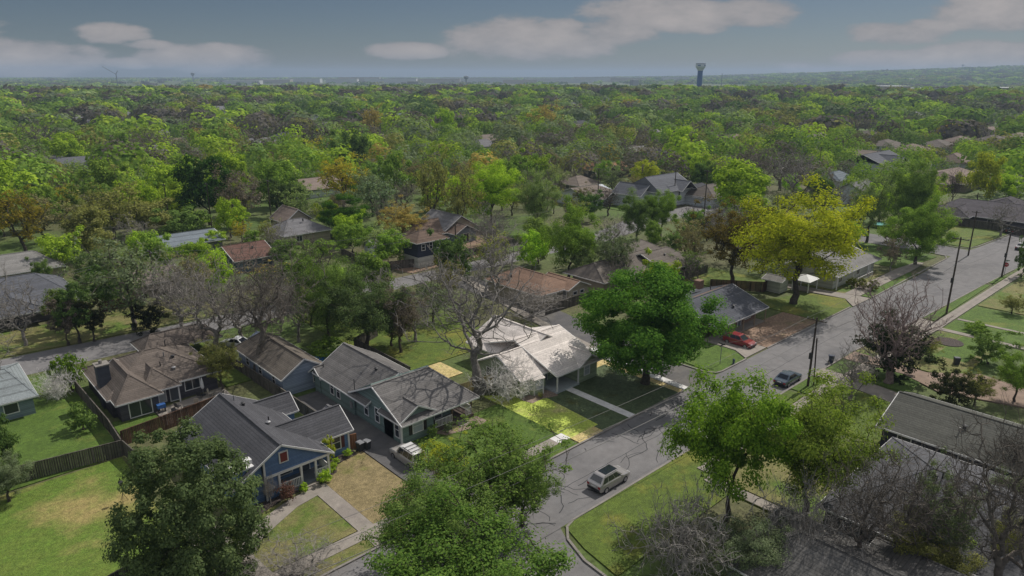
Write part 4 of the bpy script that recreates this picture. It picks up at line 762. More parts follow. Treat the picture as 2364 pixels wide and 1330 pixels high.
# foreground
tb(462, 1345, 1008, 325, 'ever0', (.125, .175, .07), 'large dense dark evergreen hiding the left front of the blue cottage')
tb(1132, 1228, 985, 345, 'airy1', (.15, .235, .05), 'tall leafy green tree between the dry front lawn and the street, dark trunk in view')
tb(1205, 1215, 1005, 180, 'lightleaf0', C['mid'], 'slim darker green tree at the street edge, right of the tall leafy one')
tb(1000, 1345, 1085, 300, 'lightleaf1', C['mid'], 'loose green tree at the street end of the front walk')
tb(1075, 1500, 1185, 470, 'lightleaf0', (.13, .225, .045), 'bright green tree crown rising from the bottom edge before the street')
tb(1025, 1120, 1012, 130, 'airy1', C['ygreen'], 'thin yellow-green tree behind the silver off-roader')
tb(690, 1350, 1262, 230, 'bare1', C['olive'], 'small bare sapling at the bottom edge over the front walk', bark='grey')
tb(1675, 1200, 866, 300, 'leafy2', (.19, .32, .035), 'bright green street tree standing right of the silver crossover')
tb(1855, 1205, 888, 310, 'lightleaf1', (.22, .3, .05), 'loose yellow-green tree, second from the street on the right')
tb(1490, 887, 626, 335, 'maple0', (.105, .225, .035), 'round full maple shading the lawn of the small green house')
tb(1832, 702, 406, 300, 'lightleaf0', (.43, .47, .033), 'big spreading yellow-green tree beside the slate roofed brick house', bark='dark')
tb(1102, 905, 590, 370, 'hero', C['brown'], 'large bare tree with crooked pale limbs over the small green house roof', bark='hero', rz=.6)
tb(1172, 925, 835, 170, 'spread', C['brown'], 'pale tangle of broken limbs hanging against the green house side wall', bark='pale', name='fallen_limbs', cat='branches')
tb(2048, 885, 640, 205, 'upsweep', C['brown'], 'upswept bare reddish tree beside the far kerb on the right', bark='red')
tb(2060, 872, 740, 190, 'ever1', (.04, .06, .025), 'dark evergreen growing beneath the bare reddish tree')
tb(1962, 925, 798, 120, 'bare2', C['brown'], 'thin bare sapling beside the shaded driveway on the right', bark='grey')
tb(2085, 1345, 1015, 270, 'bare0', C['brown'], 'bare dark tree in front of the broad hip roof at lower right', bark='mid')
tb(2285, 1420, 925, 300, 'bare1', C['brown'], 'tallest bare dark tree at the lower right corner', bark='mid')
tb(1570, 1335, 1150, 300, 'spread', C['brown'], 'pale bare thicket of arching stems at the bottom right lawn', bark='ash', name='bare_shrub', cat='shrub')
tb(1850, 1330, 1120, 240, 'spread', C['brown'], 'pale bare shrub in front of the lower right hip roof', bark='ash', name='bare_shrub', cat='shrub')
tb(1975, 1345, 1040, 210, 'bare2', C['brown'], 'thin grey bare tree before the lower left corner of the broad hip roof', bark='mid')
tb(2150, 1340, 1060, 170, 'airy2', C['sage'], 'thin grey-green budding tree over the broad hip roof', bark='grey')
tb(2320, 1345, 1190, 130, 'lightleaf1', C['olive'], 'olive leafy shrub in the bottom right corner')
tb(1720, 1345, 1190, 200, 'lightleaf0', C['sage'], 'grey-green shrubby tree at the bottom edge beside the bare thicket')
tb(2130, 1345, 1195, 210, 'lightleaf0', C['olive'], 'olive vine-covered tree at the bottom edge on the right')
tb(2215, 1335, 1245, 120, 'bush0', C['bright'], 'bright green bush at the bottom edge between bare trunks', name='bush', cat='bush')
tb(2345, 1240, 1090, 150, 'lightleaf1', C['sage'], 'grey-green tree at the right edge above the bottom corner')
tb(2330, 1130, 985, 130, 'bare2', C['brown'], 'small bare tree at the right edge over the mossy roof')
# left side
tb(12, 1115, 955, 95, 'ever1', C['dark'], 'dark dense tree cut by the left edge above the old fence')
tb(22, 1160, 1040, 125, 'lightleaf0', C['sage'], 'pale grey-green tree at the left edge in front of the old fence')
tb(195, 993, 930, 76, 'bush0', C['mid'], 'round leafy green bush on the lawn left of the brown house', name='bush', cat='bush')
tb(-40, 985, 560, 260, 'bare0', C['brown'], 'bare tree reaching in over the left edge', bark='grey')
tb(170, 905, 812, 80, 'bush1', (.14, .24, .02), 'tall bright green hedge clump beside the pile of cut branches', name='hedge', cat='hedge')
tb(150, 900, 822, 60, 'bush0', (.14, .24, .02), 'smaller green hedge clump left of the brown house chimney', name='hedge', cat='hedge')
tb(135, 925, 855, 95, 'spread', C['brown'], 'heap of cut grey branches along the hedge', bark='pale', name='brush_pile', cat='brush pile')
tb(158, 797, 690, 75, 'cedar0', C['brown'], 'leftmost of the three dark trees beside the back street', rz=0)
tb(185, 792, 655, 95, 'cedar0', C['dark'], 'tallest of the three dark trees beside the back street', rz=2)
tb(218, 788, 690, 70, 'cedar0', (.06, .065, .025), 'rightmost of the three dark trees beside the back street', rz=4)
tb(60, 800, 640, 130, 'mbare0', C['brown'], 'bare tangle of branches by the back street at the left edge', bark='grey')
tb(312, 762, 540, 240, 'mairy0', C['sage'], 'twin-trunked grey-green budding tree beyond the back street', bark='mid')
tb(350, 765, 690, 100, 'ever1', (.025, .03, .015), 'dark shrub mass at the foot of the budding tree', name='shrub', cat='shrub')
tb(425, 775, 585, 180, 'bare0', C['brown'], 'bare grey tree beside the back street, left of centre', bark='grey')
tb(505, 820, 600, 210, 'bare1', C['brown'], 'bare grey-brown tree beside the driveway of the pale blue house', bark='grey')
tb(592, 868, 560, 240, 'bare2', C['brown'], 'leaning bare tree with thick slanted trunk over the pale blue house', bark='mid', lean=(.0, .2), rz=0)
tb(560, 790, 640, 150, 'mbare1', C['budding'], 'bare brownish tree behind the leaning trunk', bark='grey')
tb(760, 800, 585, 165, 'lightleaf1', C['mid'], 'dark green vine-hung tree behind the pale blue house')
tb(850, 815, 610, 215, 'lightleaf0', (.11, .16, .06), 'wide dark green tree behind the sage house roof')
tb(925, 815, 640, 130, 'airy2', C['brown'], 'brownish thin tree right of the wide dark green tree')
tb(690, 790, 640, 120, 'bare0', C['brown'], 'bare grey tree between the leaning trunk and dark green trees', bark='grey')
tb(755, 822, 785, 110, 'bush0', C['green'], 'leafy green hedge behind the sage house roof', name='hedge', cat='hedge')
tb(1150, 700, 520, 150, 'mbare2', C['brown'], 'bare tree behind the big pale-limbed tree', bark='grey')
tb(1230, 735, 655, 170, 'bare1', C['brown'], 'low bare tree behind the pale sunlit roof', bark='grey')
tb(1010, 720, 590, 120, 'mbare1', C['budding'], 'bare tree left of the big pale-limbed tree', bark='grey')
tb(1138, 610, 486, 120, 'bare2', C['brown'], 'grey bare tree beside the navy two-storey house', bark='grey')
tb(515, 900, 775, 110, 'airy1', C['olive'], 'thin vine-covered tree beside the patio of the brown house')
tb(395, 700, 590, 130, 'mbare2', C['brown'], 'bare grey tree before the tan shed-like house', bark='grey')
tb(460, 720, 575, 140, 'mairy0', C['budding'], 'brownish budding tree left of the maroon roofed house', bark='grey')
tb(250, 640, 560, 120, 'mairy1', C['sage'], 'grey-green thin tree right of the left dark grey hip roof', bark='grey')
tb(205, 600, 480, 150, 'mleafy0', C['olive'], 'olive tree left of the blue-grey metal roof')
tb(340, 545, 450, 170, 'mleafy1', C['olive'], 'spreading olive tree behind the blue-grey metal roof')
tb(420, 560, 480, 120, 'mleafy2', C['mid'], 'dark green tree at the back of the blue-grey metal roof')
tb(100, 560, 440, 150, 'mairy2', C['budding'], 'brown budding tree right of the big yellow-olive tree')
tb(10, 520, 375, 180, 'mleafy0', C['bright'], 'bright green tree cut by the left edge high in the canopy')
tb(400, 470, 360, 140, 'mleafy1', C['bright'], 'bright green tree behind the spreading olive tree')
tb(640, 480, 370, 130, 'mleafy2', C['green'], 'light green tree right of the brown-olive thin tree')
tb(700, 520, 400, 120, 'mairy1', C['pale'], 'pale green loose tree behind the pale grey hip roof')
tb(860, 500, 385, 110, 'mairy0', C['sage'], 'grey-green tree between round green and gold-orange trees')
tb(915, 470, 350, 110, 'mleafy0', C['green'], 'green tree behind the gold-orange tree')
tb(905, 800, 660, 120, 'mairy1', C['mid'], 'grey-green tree behind the rear roof of the sage house')
tb(960, 790, 665, 120, 'bare0', C['brown'], 'bare grey tree between sage house roof and big pale-limbed tree', bark='grey')
tb(1000, 745, 640, 110, 'mairy2', C['sage'], 'sage green thin tree on the open lawn behind the sage house')
tb(1060, 745, 650, 110, 'mbare2', C['brown'], 'small bare tree behind the crown of the big pale-limbed tree', bark='grey')
tb(800, 760, 610, 130, 'lightleaf0', (.12, .19, .06), 'vine-green tree on the lawn left of the wide dark green tree')
tb(880, 740, 620, 120, 'mbare0', C['brown'], 'bare grey-brown tree behind the wide dark green tree', bark='grey')
tb(720, 755, 640, 110, 'mairy0', C['olive'], 'olive thin tree at the kerb of the back street behind the pale blue house')
tb(650, 745, 620, 120, 'bare1', C['brown'], 'bare tree at the back street kerb right of the leaning trunk', bark='grey')
# around the second row
tb(1312, 642, 458, 128, 'leafy0', C['green'], 'tall light green tree between the tan bungalow and the L-shaped house')
tb(1345, 650, 560, 90, 'airy1', C['pale'], 'small light green tree in front of the L-shaped house')
tb(1415, 655, 512, 115, 'airy2', C['sage'], 'sparse grey-green tree in front of the L-shaped tan roof')
tb(1690, 655, 455, 190, 'airy1', (.17, .135, .035), 'olive-brown budding tree left of the big yellow-green tree')
tb(1590, 640, 560, 90, 'mairy1', C['mid'], 'small grey-green tree against the end of the L-shaped house')
tb(2112, 612, 455, 168, 'leafy1', C['green'], 'green tree with forked trunk at the street corner')
tb(2090, 560, 376, 120, 'leafy2', C['mid'], 'taller green tree behind the corner tree')
tb(2000, 560, 380, 110, 'airy2', C['pale'], 'pale green feathery tree left of the corner trees')
tb(2055, 628, 540, 68, 'mairy2', C['brown'], 'rounded grey-brown tree at the corner of the white house', bark='grey')
tb(2358, 640, 545, 50, 'ever1', C['dark'], 'dark conifer-like tree at the right edge by the stop sign')
tb(2335, 725, 672, 60, 'airy0', C['olive'], 'small sparse garden tree on the right lawn')
tb(2280, 840, 765, 110, 'ever1', C['mid'], 'broad dark shrub beside the brown driveway at right', name='shrub', cat='shrub')
tb(2250, 770, 742, 60, 'bush0', C['green'], 'low green shrub on the lawn at the right', name='shrub', cat='shrub')
tb(2195, 945, 850, 130, 'ever1', (.06, .07, .03), 'brown-green shrub mass in front of the mossy grey roof', name='shrub', cat='shrub')
tb(2250, 935, 850, 90, 'airy2', C['olive'], 'wispy yellow-green shrub beside the brown driveway', name='shrub', cat='shrub')
tb(2340, 930, 800, 110, 'lightleaf0', C['green'], 'leafy green tree at the right edge by the brown driveway')
tb(2140, 830, 775, 60, 'airy1', C['olive'], 'wispy small tree by the round flower bed at right', name='shrub', cat='shrub')
for i, (x, y) in enumerate([(2015, 672), (1990, 668), (1965, 664)]):
    tb(x, y, y - 24, 34, 'bush0', (.13, .15, .02), 'clipped golden hedge ball by the white house, ' + ['nearest the corner', 'in the middle of three', 'farthest from the corner'][i], name='hedge', cat='hedge')
tb(1890, 655, 618, 50, 'bush1', C['dark'], 'dark shrub against the white house behind the yellow-green tree', name='shrub', cat='shrub')
tb(660, 620, 555, 100, 'mleafy0', C['mid'], 'low spreading green tree left of the fenced dirt yard')
tb(740, 610, 548, 100, 'mleafy1', C['green'], 'broad low green tree beside the fenced dirt yard')
tb(815, 585, 518, 95, 'mleafy2', C['green'], 'rounded low green tree overhanging the white shed')
tb(700, 690, 590, 200, 'mleafy1', (.075, .125, .02), 'spreading olive-green thicket before the fenced dirt yard')
tb(620, 660, 600, 120, 'mairy1', C['gold'], 'rust-tinted thin tree near the blue house with maroon roof')
tb(495, 575, 533, 66, 'mleafy2', C['bright'], 'clipped round bright tree beside the blue-grey metal roof')
tb(582, 575, 533, 64, 'mleafy0', C['green'], 'clipped round green tree beside the maroon roof')
tb(800, 545, 447, 128, 'leafy0', (.07, .16, .018), 'round glossy green tree behind the white shed')
tb(930, 560, 453, 122, 'airy0', C['gold'], 'rounded gold-orange tree behind the navy two-storey house')
tb(1135, 520, 374, 165, 'leafy2', C['lime'], 'large bright yellow-green round tree at the centre')
tb(1240, 545, 392, 110, 'lightleaf1', C['pale'], 'loose pale green tree right of the large bright tree')
tb(1065, 545, 372, 110, 'mairy2', C['olive'], 'olive tree with dark fork left of the large bright tree')
tb(1000, 530, 345, 130, 'mairy0', C['olive'], 'tall olive-gold tree left of the centre')
tb(1470, 555, 440, 110, 'leafy1', C['mid'], 'dense mid-green tree in front of the big white house')
tb(1525, 555, 440, 90, 'leafy2', C['green'], 'darker leafy tree right in front of the big white house')
tb(1345, 480, 420, 65, 'mairy1', (.12, .12, .02), 'small round olive tree before the white-walled house')
tb(1700, 395 + 95, 405, 90, 'mairy2', C['pale'], 'pale tree above the carport beside olive tree')
tb(1570, 380, 293, 98, 'mleafy0', C['lime'], 'round bright yellow-green tree left of the narrow steep gable')
tb(1595, 430, 340, 85, 'mleafy1', C['bright'], 'bright green tree below the narrow steep gable')
tb(1490, 440, 372, 85, 'mleafy2', C['ygreen'], 'yellow-green tree directly behind the big white house roof')
tb(1745, 430, 325, 130, 'mbare0', C['brown'], 'wide dark bare tree right of the bright pair', bark='mid')
tb(1800, 440, 330, 110, 'mbare1', C['brown'], 'bare dark tree left of the metal-roofed house', bark='mid')
tb(60, 590, 425, 175, 'mairy0', (.25, .21, .03), 'big yellow-olive tree at the left edge')
tb(152, 628, 525, 125, 'mleafy1', C['bright'], 'bright green tree right of the big yellow-olive tree')
tb(270, 560, 385, 190, 'mairy1', C['olive'], 'broad olive-green tree in the left middle distance')
tb(485, 520, 358, 150, 'mleafy2', (.045, .1, .02), 'tall dark green tree in the left middle distance')
tb(560, 530, 375, 130, 'mairy2', C['brown'], 'brown-olive thin tree beside the tall dark one', bark='mid')
tb(460, 535, 490, 75, 'mleafy0', C['lime'], 'bright lime shrub row piece at the foot of the dark trees', name='shrub', cat='shrub')
tb(552, 525, 480, 55, 'mleafy1', C['lime'], 'lime-green shrub right of the pole at the foot of dark trees', name='shrub', cat='shrub')
tb(2255, 470, 350, 100, 'mleafy0', C['ygreen'], 'yellow-green tree beside the dead snag on the right')
tb(2320, 470, 390, 110, 'mleafy1', C['lime'], 'bright green tree at the right edge above the dark roof')
tb(2310, 545, 455, 90, 'mbare2', C['brown'], 'bare grey tree before the fence at the far right', bark='grey')
tb(2195, 480, 380, 40, 'bare0', C['brown'], 'dead leafless snag among the roofs on the right')
tb(860, 320, 240, 68, 'mairy0', C['gold'], 'gold-orange tree beside the mansard house')
tb(742, 375, 300, 72, 'mairy1', C['yellow'], 'mustard-yellow rounded tree left of centre')
tb(810, 410, 300, 90, 'mleafy2', C['dark'], 'dark green tree right of the mustard-yellow tree')
tb(1032, 325, 250, 62, 'mleafy0', C['lime'], 'compact bright tree in the centre distance')
tb(1260, 310, 232, 90, 'mairy2', C['gold'], 'tan-gold tree in the centre distance')
tb(480, 370, 285, 95, 'mleafy1', C['green'], 'green tree right of the carport house on the left')
tb(165, 390, 305, 100, 'mleafy2', C['bright'], 'bright green tree near the small white gabled house')
tb(285, 375, 305, 50, 'mleafy0', C['green'], 'slim green tree right of the small white gabled house')
tb(350, 380, 285, 110, 'mbare1', C['brown'], 'bare dark tree before the carport house on the left', bark='mid')
tb(100, 370, 265, 120, 'mbare2', C['brown'], 'bare spreading tree on the far left', bark='mid')
# canopy trees beyond the second row: every one its own tree, up to 300 trees in all
rg = np.random.default_rng(12)
KINDS = [(.36, 'mleafy', ('bright', 'lime', 'green'), 'bright green leafy tree in the canopy beyond the near houses', 'bright leafy trees of the canopy'),
         (.20, 'mleafy', ('mid', 'dark', 'green'), 'dark green leafy tree in the canopy beyond the near houses', 'dark leafy trees of the canopy'),
         (.20, 'mairy', ('olive', 'pale', 'sage', 'budding'), 'thinly leaved olive tree in the canopy beyond the near houses', 'olive budding trees of the canopy'),
         (.05, 'mairy', ('yellow', 'ygreen', 'olive'), 'yellowish budding tree in the canopy beyond the near houses', 'yellow budding trees of the canopy'),
         (.18, 'mbare', ('brown',), 'leafless grey-brown tree in the canopy beyond the near houses', 'bare trees of the canopy')]
CUM = np.cumsum([k[0] for k in KINDS])
RECTS += [(90, 178, 104.5, 111)]
def blocked(u, v, r, vis=False):
    d = math.hypot(u, v); vx, vy = u / d, v / d
    hh = max(0, 1.7 * r - 2); kmax = min(70, hh * d / 38 * .75)
    for k in (np.arange(0, max(1, kmax), 7) if d < 950 else (0,)):
        x, y = u + vx * k, v + vy * k
        m_ = r * .6 if k == 0 else -1
        for a, b_, c, e in RECTS:
            if a - m_ < x < b_ + m_ and c - m_ < y < e + m_: return True
    if d < 330 and 28 - r < v < 46 + r * .5 and u < 235: return True
    if d < 210 and 103 < v < 118 and u < 175: return True
    if 168 < u < 185 and 40 < v < 100: return True
    return False
GRID = {}
for x, y, w in TREES: GRID.setdefault((int(x // 15), int(y // 15)), []).append((x, y, w))
def crowded(u, v, r):
    i, j = int(u // 15), int(v // 15)
    return any((u - x) ** 2 + (v - y) ** 2 < (.4 * (r * 2 + w)) ** 2 for a in (-1, 0, 1) for b_ in (-1, 0, 1) for x, y, w in GRID.get((i + a, j + b_), ()))
cand = []
for _ in range(26000):
    d = math.sqrt(rg.uniform(112 ** 2, 470 ** 2)); a = rg.uniform(-.70, .70)
    p = FW * (d * math.cos(a)) + RT * (d * math.sin(a)); w = min(24, 12.5 * math.exp(rg.normal(0, .3))) * (.85 if d < 190 else 1); h = w * rg.uniform(.62, .85) + 2.5
    if a > .12 and d < 170 and p.y < 60: continue
    if blocked(p.x, p.y, w / 2) or crowded(p.x, p.y, w / 2): continue
    GRID.setdefault((int(p.x // 15), int(p.y // 15)), []).append((p.x, p.y, w)); cand.append((d, p.x, p.y, w, h))
cand.sort()
def pick(u, v):
    g_ = math.sin(u / 47 + 1.3 * math.sin(v / 71)) + math.sin(v / 39 + 1.7 * math.sin(u / 83)); p_ = np.array([k[0] for k in KINDS]) * np.exp(np.array([.5, .4, -.2, -.2, -.7]) * g_)
    return int(rg.choice(len(KINDS), p=p_ / p_.sum()))
def tint(c): 
    f_ = rg.uniform(.75, 1.2); return tuple(max(.01, k * f_ * rg.uniform(.92, 1.08)) for k in c)
NIND = max(0, 296 - len([t for t in TREES]))
for d, u, v, w, h in cand[:NIND]:
    k = KINDS[pick(u, v)]; cn = k[2][rg.integers(len(k[2]))]
    tree((u, v), h, w, k[1] + str(rg.integers(3)), tint(C[cn]), k[3], bark=('grey', 'mid', 'dark')[rg.integers(3)] if 'bare' in k[1] else 'dark', group=k[4])
# the rest of the wood to the horizon: one mass
far = [(u, v, w, h, 420 if d < 420 else 340) for d, u, v, w, h in cand[NIND:]]
def band(d0, d1, area, w0, w1, h0, h1, nq):
    n = int(.74 * (d1 ** 2 - d0 ** 2) / area)
    d = np.sqrt(rg.uniform(d0 ** 2, d1 ** 2, n)); a = rg.uniform(-.74, .74, n)
    for di, ai in zip(d, a):
        u, v = (FW.x * math.cos(ai) + RT.x * math.sin(ai)) * di, (FW.y * math.cos(ai) + RT.y * math.sin(ai)) * di
        nzv = math.sin(u / 61 + 2) * math.sin(v / 83) + math.sin(u / 23) * math.sin(v / 31) * .5
        if nzv > .95 and d0 > 600: continue
        ta_ = math.tan(ai)
        if d0 > 1500 and -.02 < ta_ and ta_ < .32 and 2300 < di < 3100: continue
        if d0 > 1500 and -.55 < ta_ < .16 and 2300 < di < 4900 and rg.uniform() < .93: continue
        if 800 < d0 < 1500 and -.45 < ta_ < .16 and di > 1650: continue
        if d0 >= 800 and abs(ta_ - .545) < .06 and 1150 < di < 1500: continue
        if di < 950 and blocked(u, v, (w0 + w1) * .24):
            if not blocked(u, v, 1.0): far.append((u, v, rg.uniform(4, 7), rg.uniform(3, 4.5), 60))
            continue
        q_ = rg.uniform() ** 1.6; far.append((u, v, w0 + (w1 - w0) * q_, h0 + (h1 - h0) * q_, nq))
band(470, 900, 190, 9, 28, 7, 16, 230); band(900, 2000, 420, 12, 34, 7, 15, 80); band(2000, 4500, 1500, 26, 46, 8, 13, 26); band(4500, 8600, 7000, 60, 130, 10, 16, 16)
vs, cs = [], []
pal = np.array([C['bright'], C['green'], C['mid'], C['dark'], C['olive'], C['sage'], (.17, .155, .1), (.15, .135, .115), C['gold'], C['pale'], (.17, .155, .14), (.14, .13, .115)]) * 1.0
pw = np.array([.15, .16, .13, .09, .12, .13, .03, .05, .008, .07, .07, .05])
for u, v, w, h, n in far:
    z0 = float(hill(np.float64(u), np.float64(v))) if math.hypot(u, v) > 600 else 0
    d = rg.normal(size=(n, 3)); d /= np.linalg.norm(d, axis=1, keepdims=True); d[:, 2] = np.abs(d[:, 2]) * 1.0 - .15
    lum = 1 + .22 * np.sin(d[:, :1] * 5 + u) * np.sin(d[:, 1:2] * 5 + v)
    p = d * rg.uniform(.84, 1.05, (n, 1)) * lum * np.array([w / 2, w / 2, h * .62]) + np.array([u, v, z0 + h * .38])
    nm = d + np.array([0, 0, .3]) + rg.normal(0, .3, (n, 3)); nm /= np.linalg.norm(nm, axis=1, keepdims=True)
    t = rg.normal(size=(n, 3)); e1 = np.cross(nm, t); e1 /= np.linalg.norm(e1, axis=1, keepdims=True); e2 = np.cross(nm, e1)
    s = (w * (2.6 / n ** .5) * (.42 if n < 100 else .36)) * rg.uniform(.6, 1.3, (n, 1)); s = np.minimum(s, h * .6)
    vs.append(np.stack([p - e1 * s, p - e2 * s * .7, p + e1 * s, p + e2 * s * .7], 1).reshape(-1, 3))
    g_ = math.sin(u / 47 + 1.3 * math.sin(v / 71)) + math.sin(v / 39 + 1.7 * math.sin(u / 83)); pq = pw * np.exp(np.array([.5, .5, .3, 0, 0, -.2, -.6, -.7, -.3, .2, -.8, -.8]) * g_)
    c = pal[rg.choice(len(pal), p=pq / pq.sum())] * rg.uniform(.75, 1.12); cs.append(np.concatenate([np.clip(np.tile(c, (n, 1)) * rg.uniform(.88, 1.12, (n, 1)), .01, 1), np.ones((n, 1))], 1))
vs = np.concatenate(vs); cs = np.concatenate(cs)
wd = np_mesh('distant_wood', vs, np.arange(len(vs)).reshape(-1, 4), LEAF_FAR, cs); wd['kind'] = 'stuff'
tag(wd, 'wooded suburb of mixed green and bare trees fading to the horizon', 'wood')

# ------------------------------------------------------------------ fences
def fence(pts, h, mat, label, post=2.4, rails=True, name='fence'):
    t = thing(name, label, 'fence', (pts[0][0], pts[0][1], 0)); b = MB(); pp = []
    for p, q in zip(pts, pts[1:]):
        L_ = math.hypot(q[0] - p[0], q[1] - p[1]); n = max(1, round(L_ / post)); dx, dy = (q[0] - p[0]) / L_, (q[1] - p[1]) / L_
        k = max(1, round(L_ / .2)); r_ = random.Random(int(L_ * 100))
        for i in range(k):
            a, c = i / k * L_ + .008, (i + 1) / k * L_ - .008; zz = h + r_.uniform(-.03, .03); o = r_.uniform(-.01, .01)
            b.beam((p[0] + dx * a - dy * o, p[1] + dy * a + dx * o, zz / 2 + .03), (p[0] + dx * c - dy * o, p[1] + dy * c + dx * o, zz / 2 + .03), .025, zz - .02)
        for i in range(n + 1): pp.append((p[0] + dx * L_ * i / n, p[1] + dy * L_ * i / n))
    b.build('panel', mat, t)
    b = MB()
    for p, q in zip(pts, pts[1:]): b.beam((*p, h + .06), (*q, h + .06), .12, .05)
    b.build('rail', mat, t)
    for x, y in pp[:60]: MB().box(x - .06, x + .06, y + .03, y + .15, 0, h + .02).build('post', mat, t)
fence([(-14, 78.4), (3.2, 76.1), (13.6, 74.6)], 1.8, FENCE_OLD, 'weathered grey plank fence between the two left lawns')
fence([(14.5, 66.5), (13.75, 74.5)], 1.8, FENCE_OLD, 'short weathered fence beside the evergreen, meeting the lawn fence corner')
fence([(13.7, 74.8), (13.9, 80.6), (13.6, 95)], 1.8, FENCE_OLD, 'grey fence running along the chimney side of the brown house')
fence([(14.2, 76.9), (19.8, 77.7), (25.4, 78.6)], 1.75, FENCE_BROWN, 'dark brown wooden fence between the patio and the blue cottage')
fence([(3, 52.2), (12.8, 54.6)], 1.5, FENCE_OLD, 'grey fence piece at the bottom edge under the evergreen')
fence([(31.6, 59.7), (32.4, 59.5)], 1.7, surf('cedar_new', (.28, .13, .06), (.2, .09, .045), 2, planks=.15, rowdark=.4), 'orange-brown cedar gate panel beside the blue cottage')
fence([(31.8, 64.6), (31.6, 76), (31.0, 92)], 1.6, FENCE_OLD, 'dark fence between the patio garden and the pale blue house')
fence([(46.4, 61.5), (53.1, 61.0)], 1.8, FENCE_NEW, 'pale new wooden fence from the bare tree to the green house')
fence([(46.6, 70), (46.6, 84), (52, 86.5)], 1.8, FENCE_OLD, 'dark fence across the back of the straw lawn')
fence([at(1640, 668), at(1762, 675), at(1800, 655)], 1.9, FENCE_BROWN, 'dark brown fence around the raised lawn behind the slate roof')
fence([at(2185, 520), at(2290, 532), at(2364, 548)], 2.0, FENCE_OLD, 'long grey fence across the far right behind the lawn')
fence([at(790, 592), at(865, 628), at(1010, 612), at(1240, 556)], 1.8, FENCE_OLD, 'long dark fence around the dirt yard and lawn of the navy house')
fence([at(232, 722), at(292, 710)], 1.7, FENCE_BROWN, 'short red-brown fence beyond the back street on the left')
fence([(77.8, 76), (90, 76.2), (91, 73.5), (106, 72.5), (120, 72)], 1.7, FENCE_OLD, 'dark fence behind the maple below the tan and L-shaped houses')

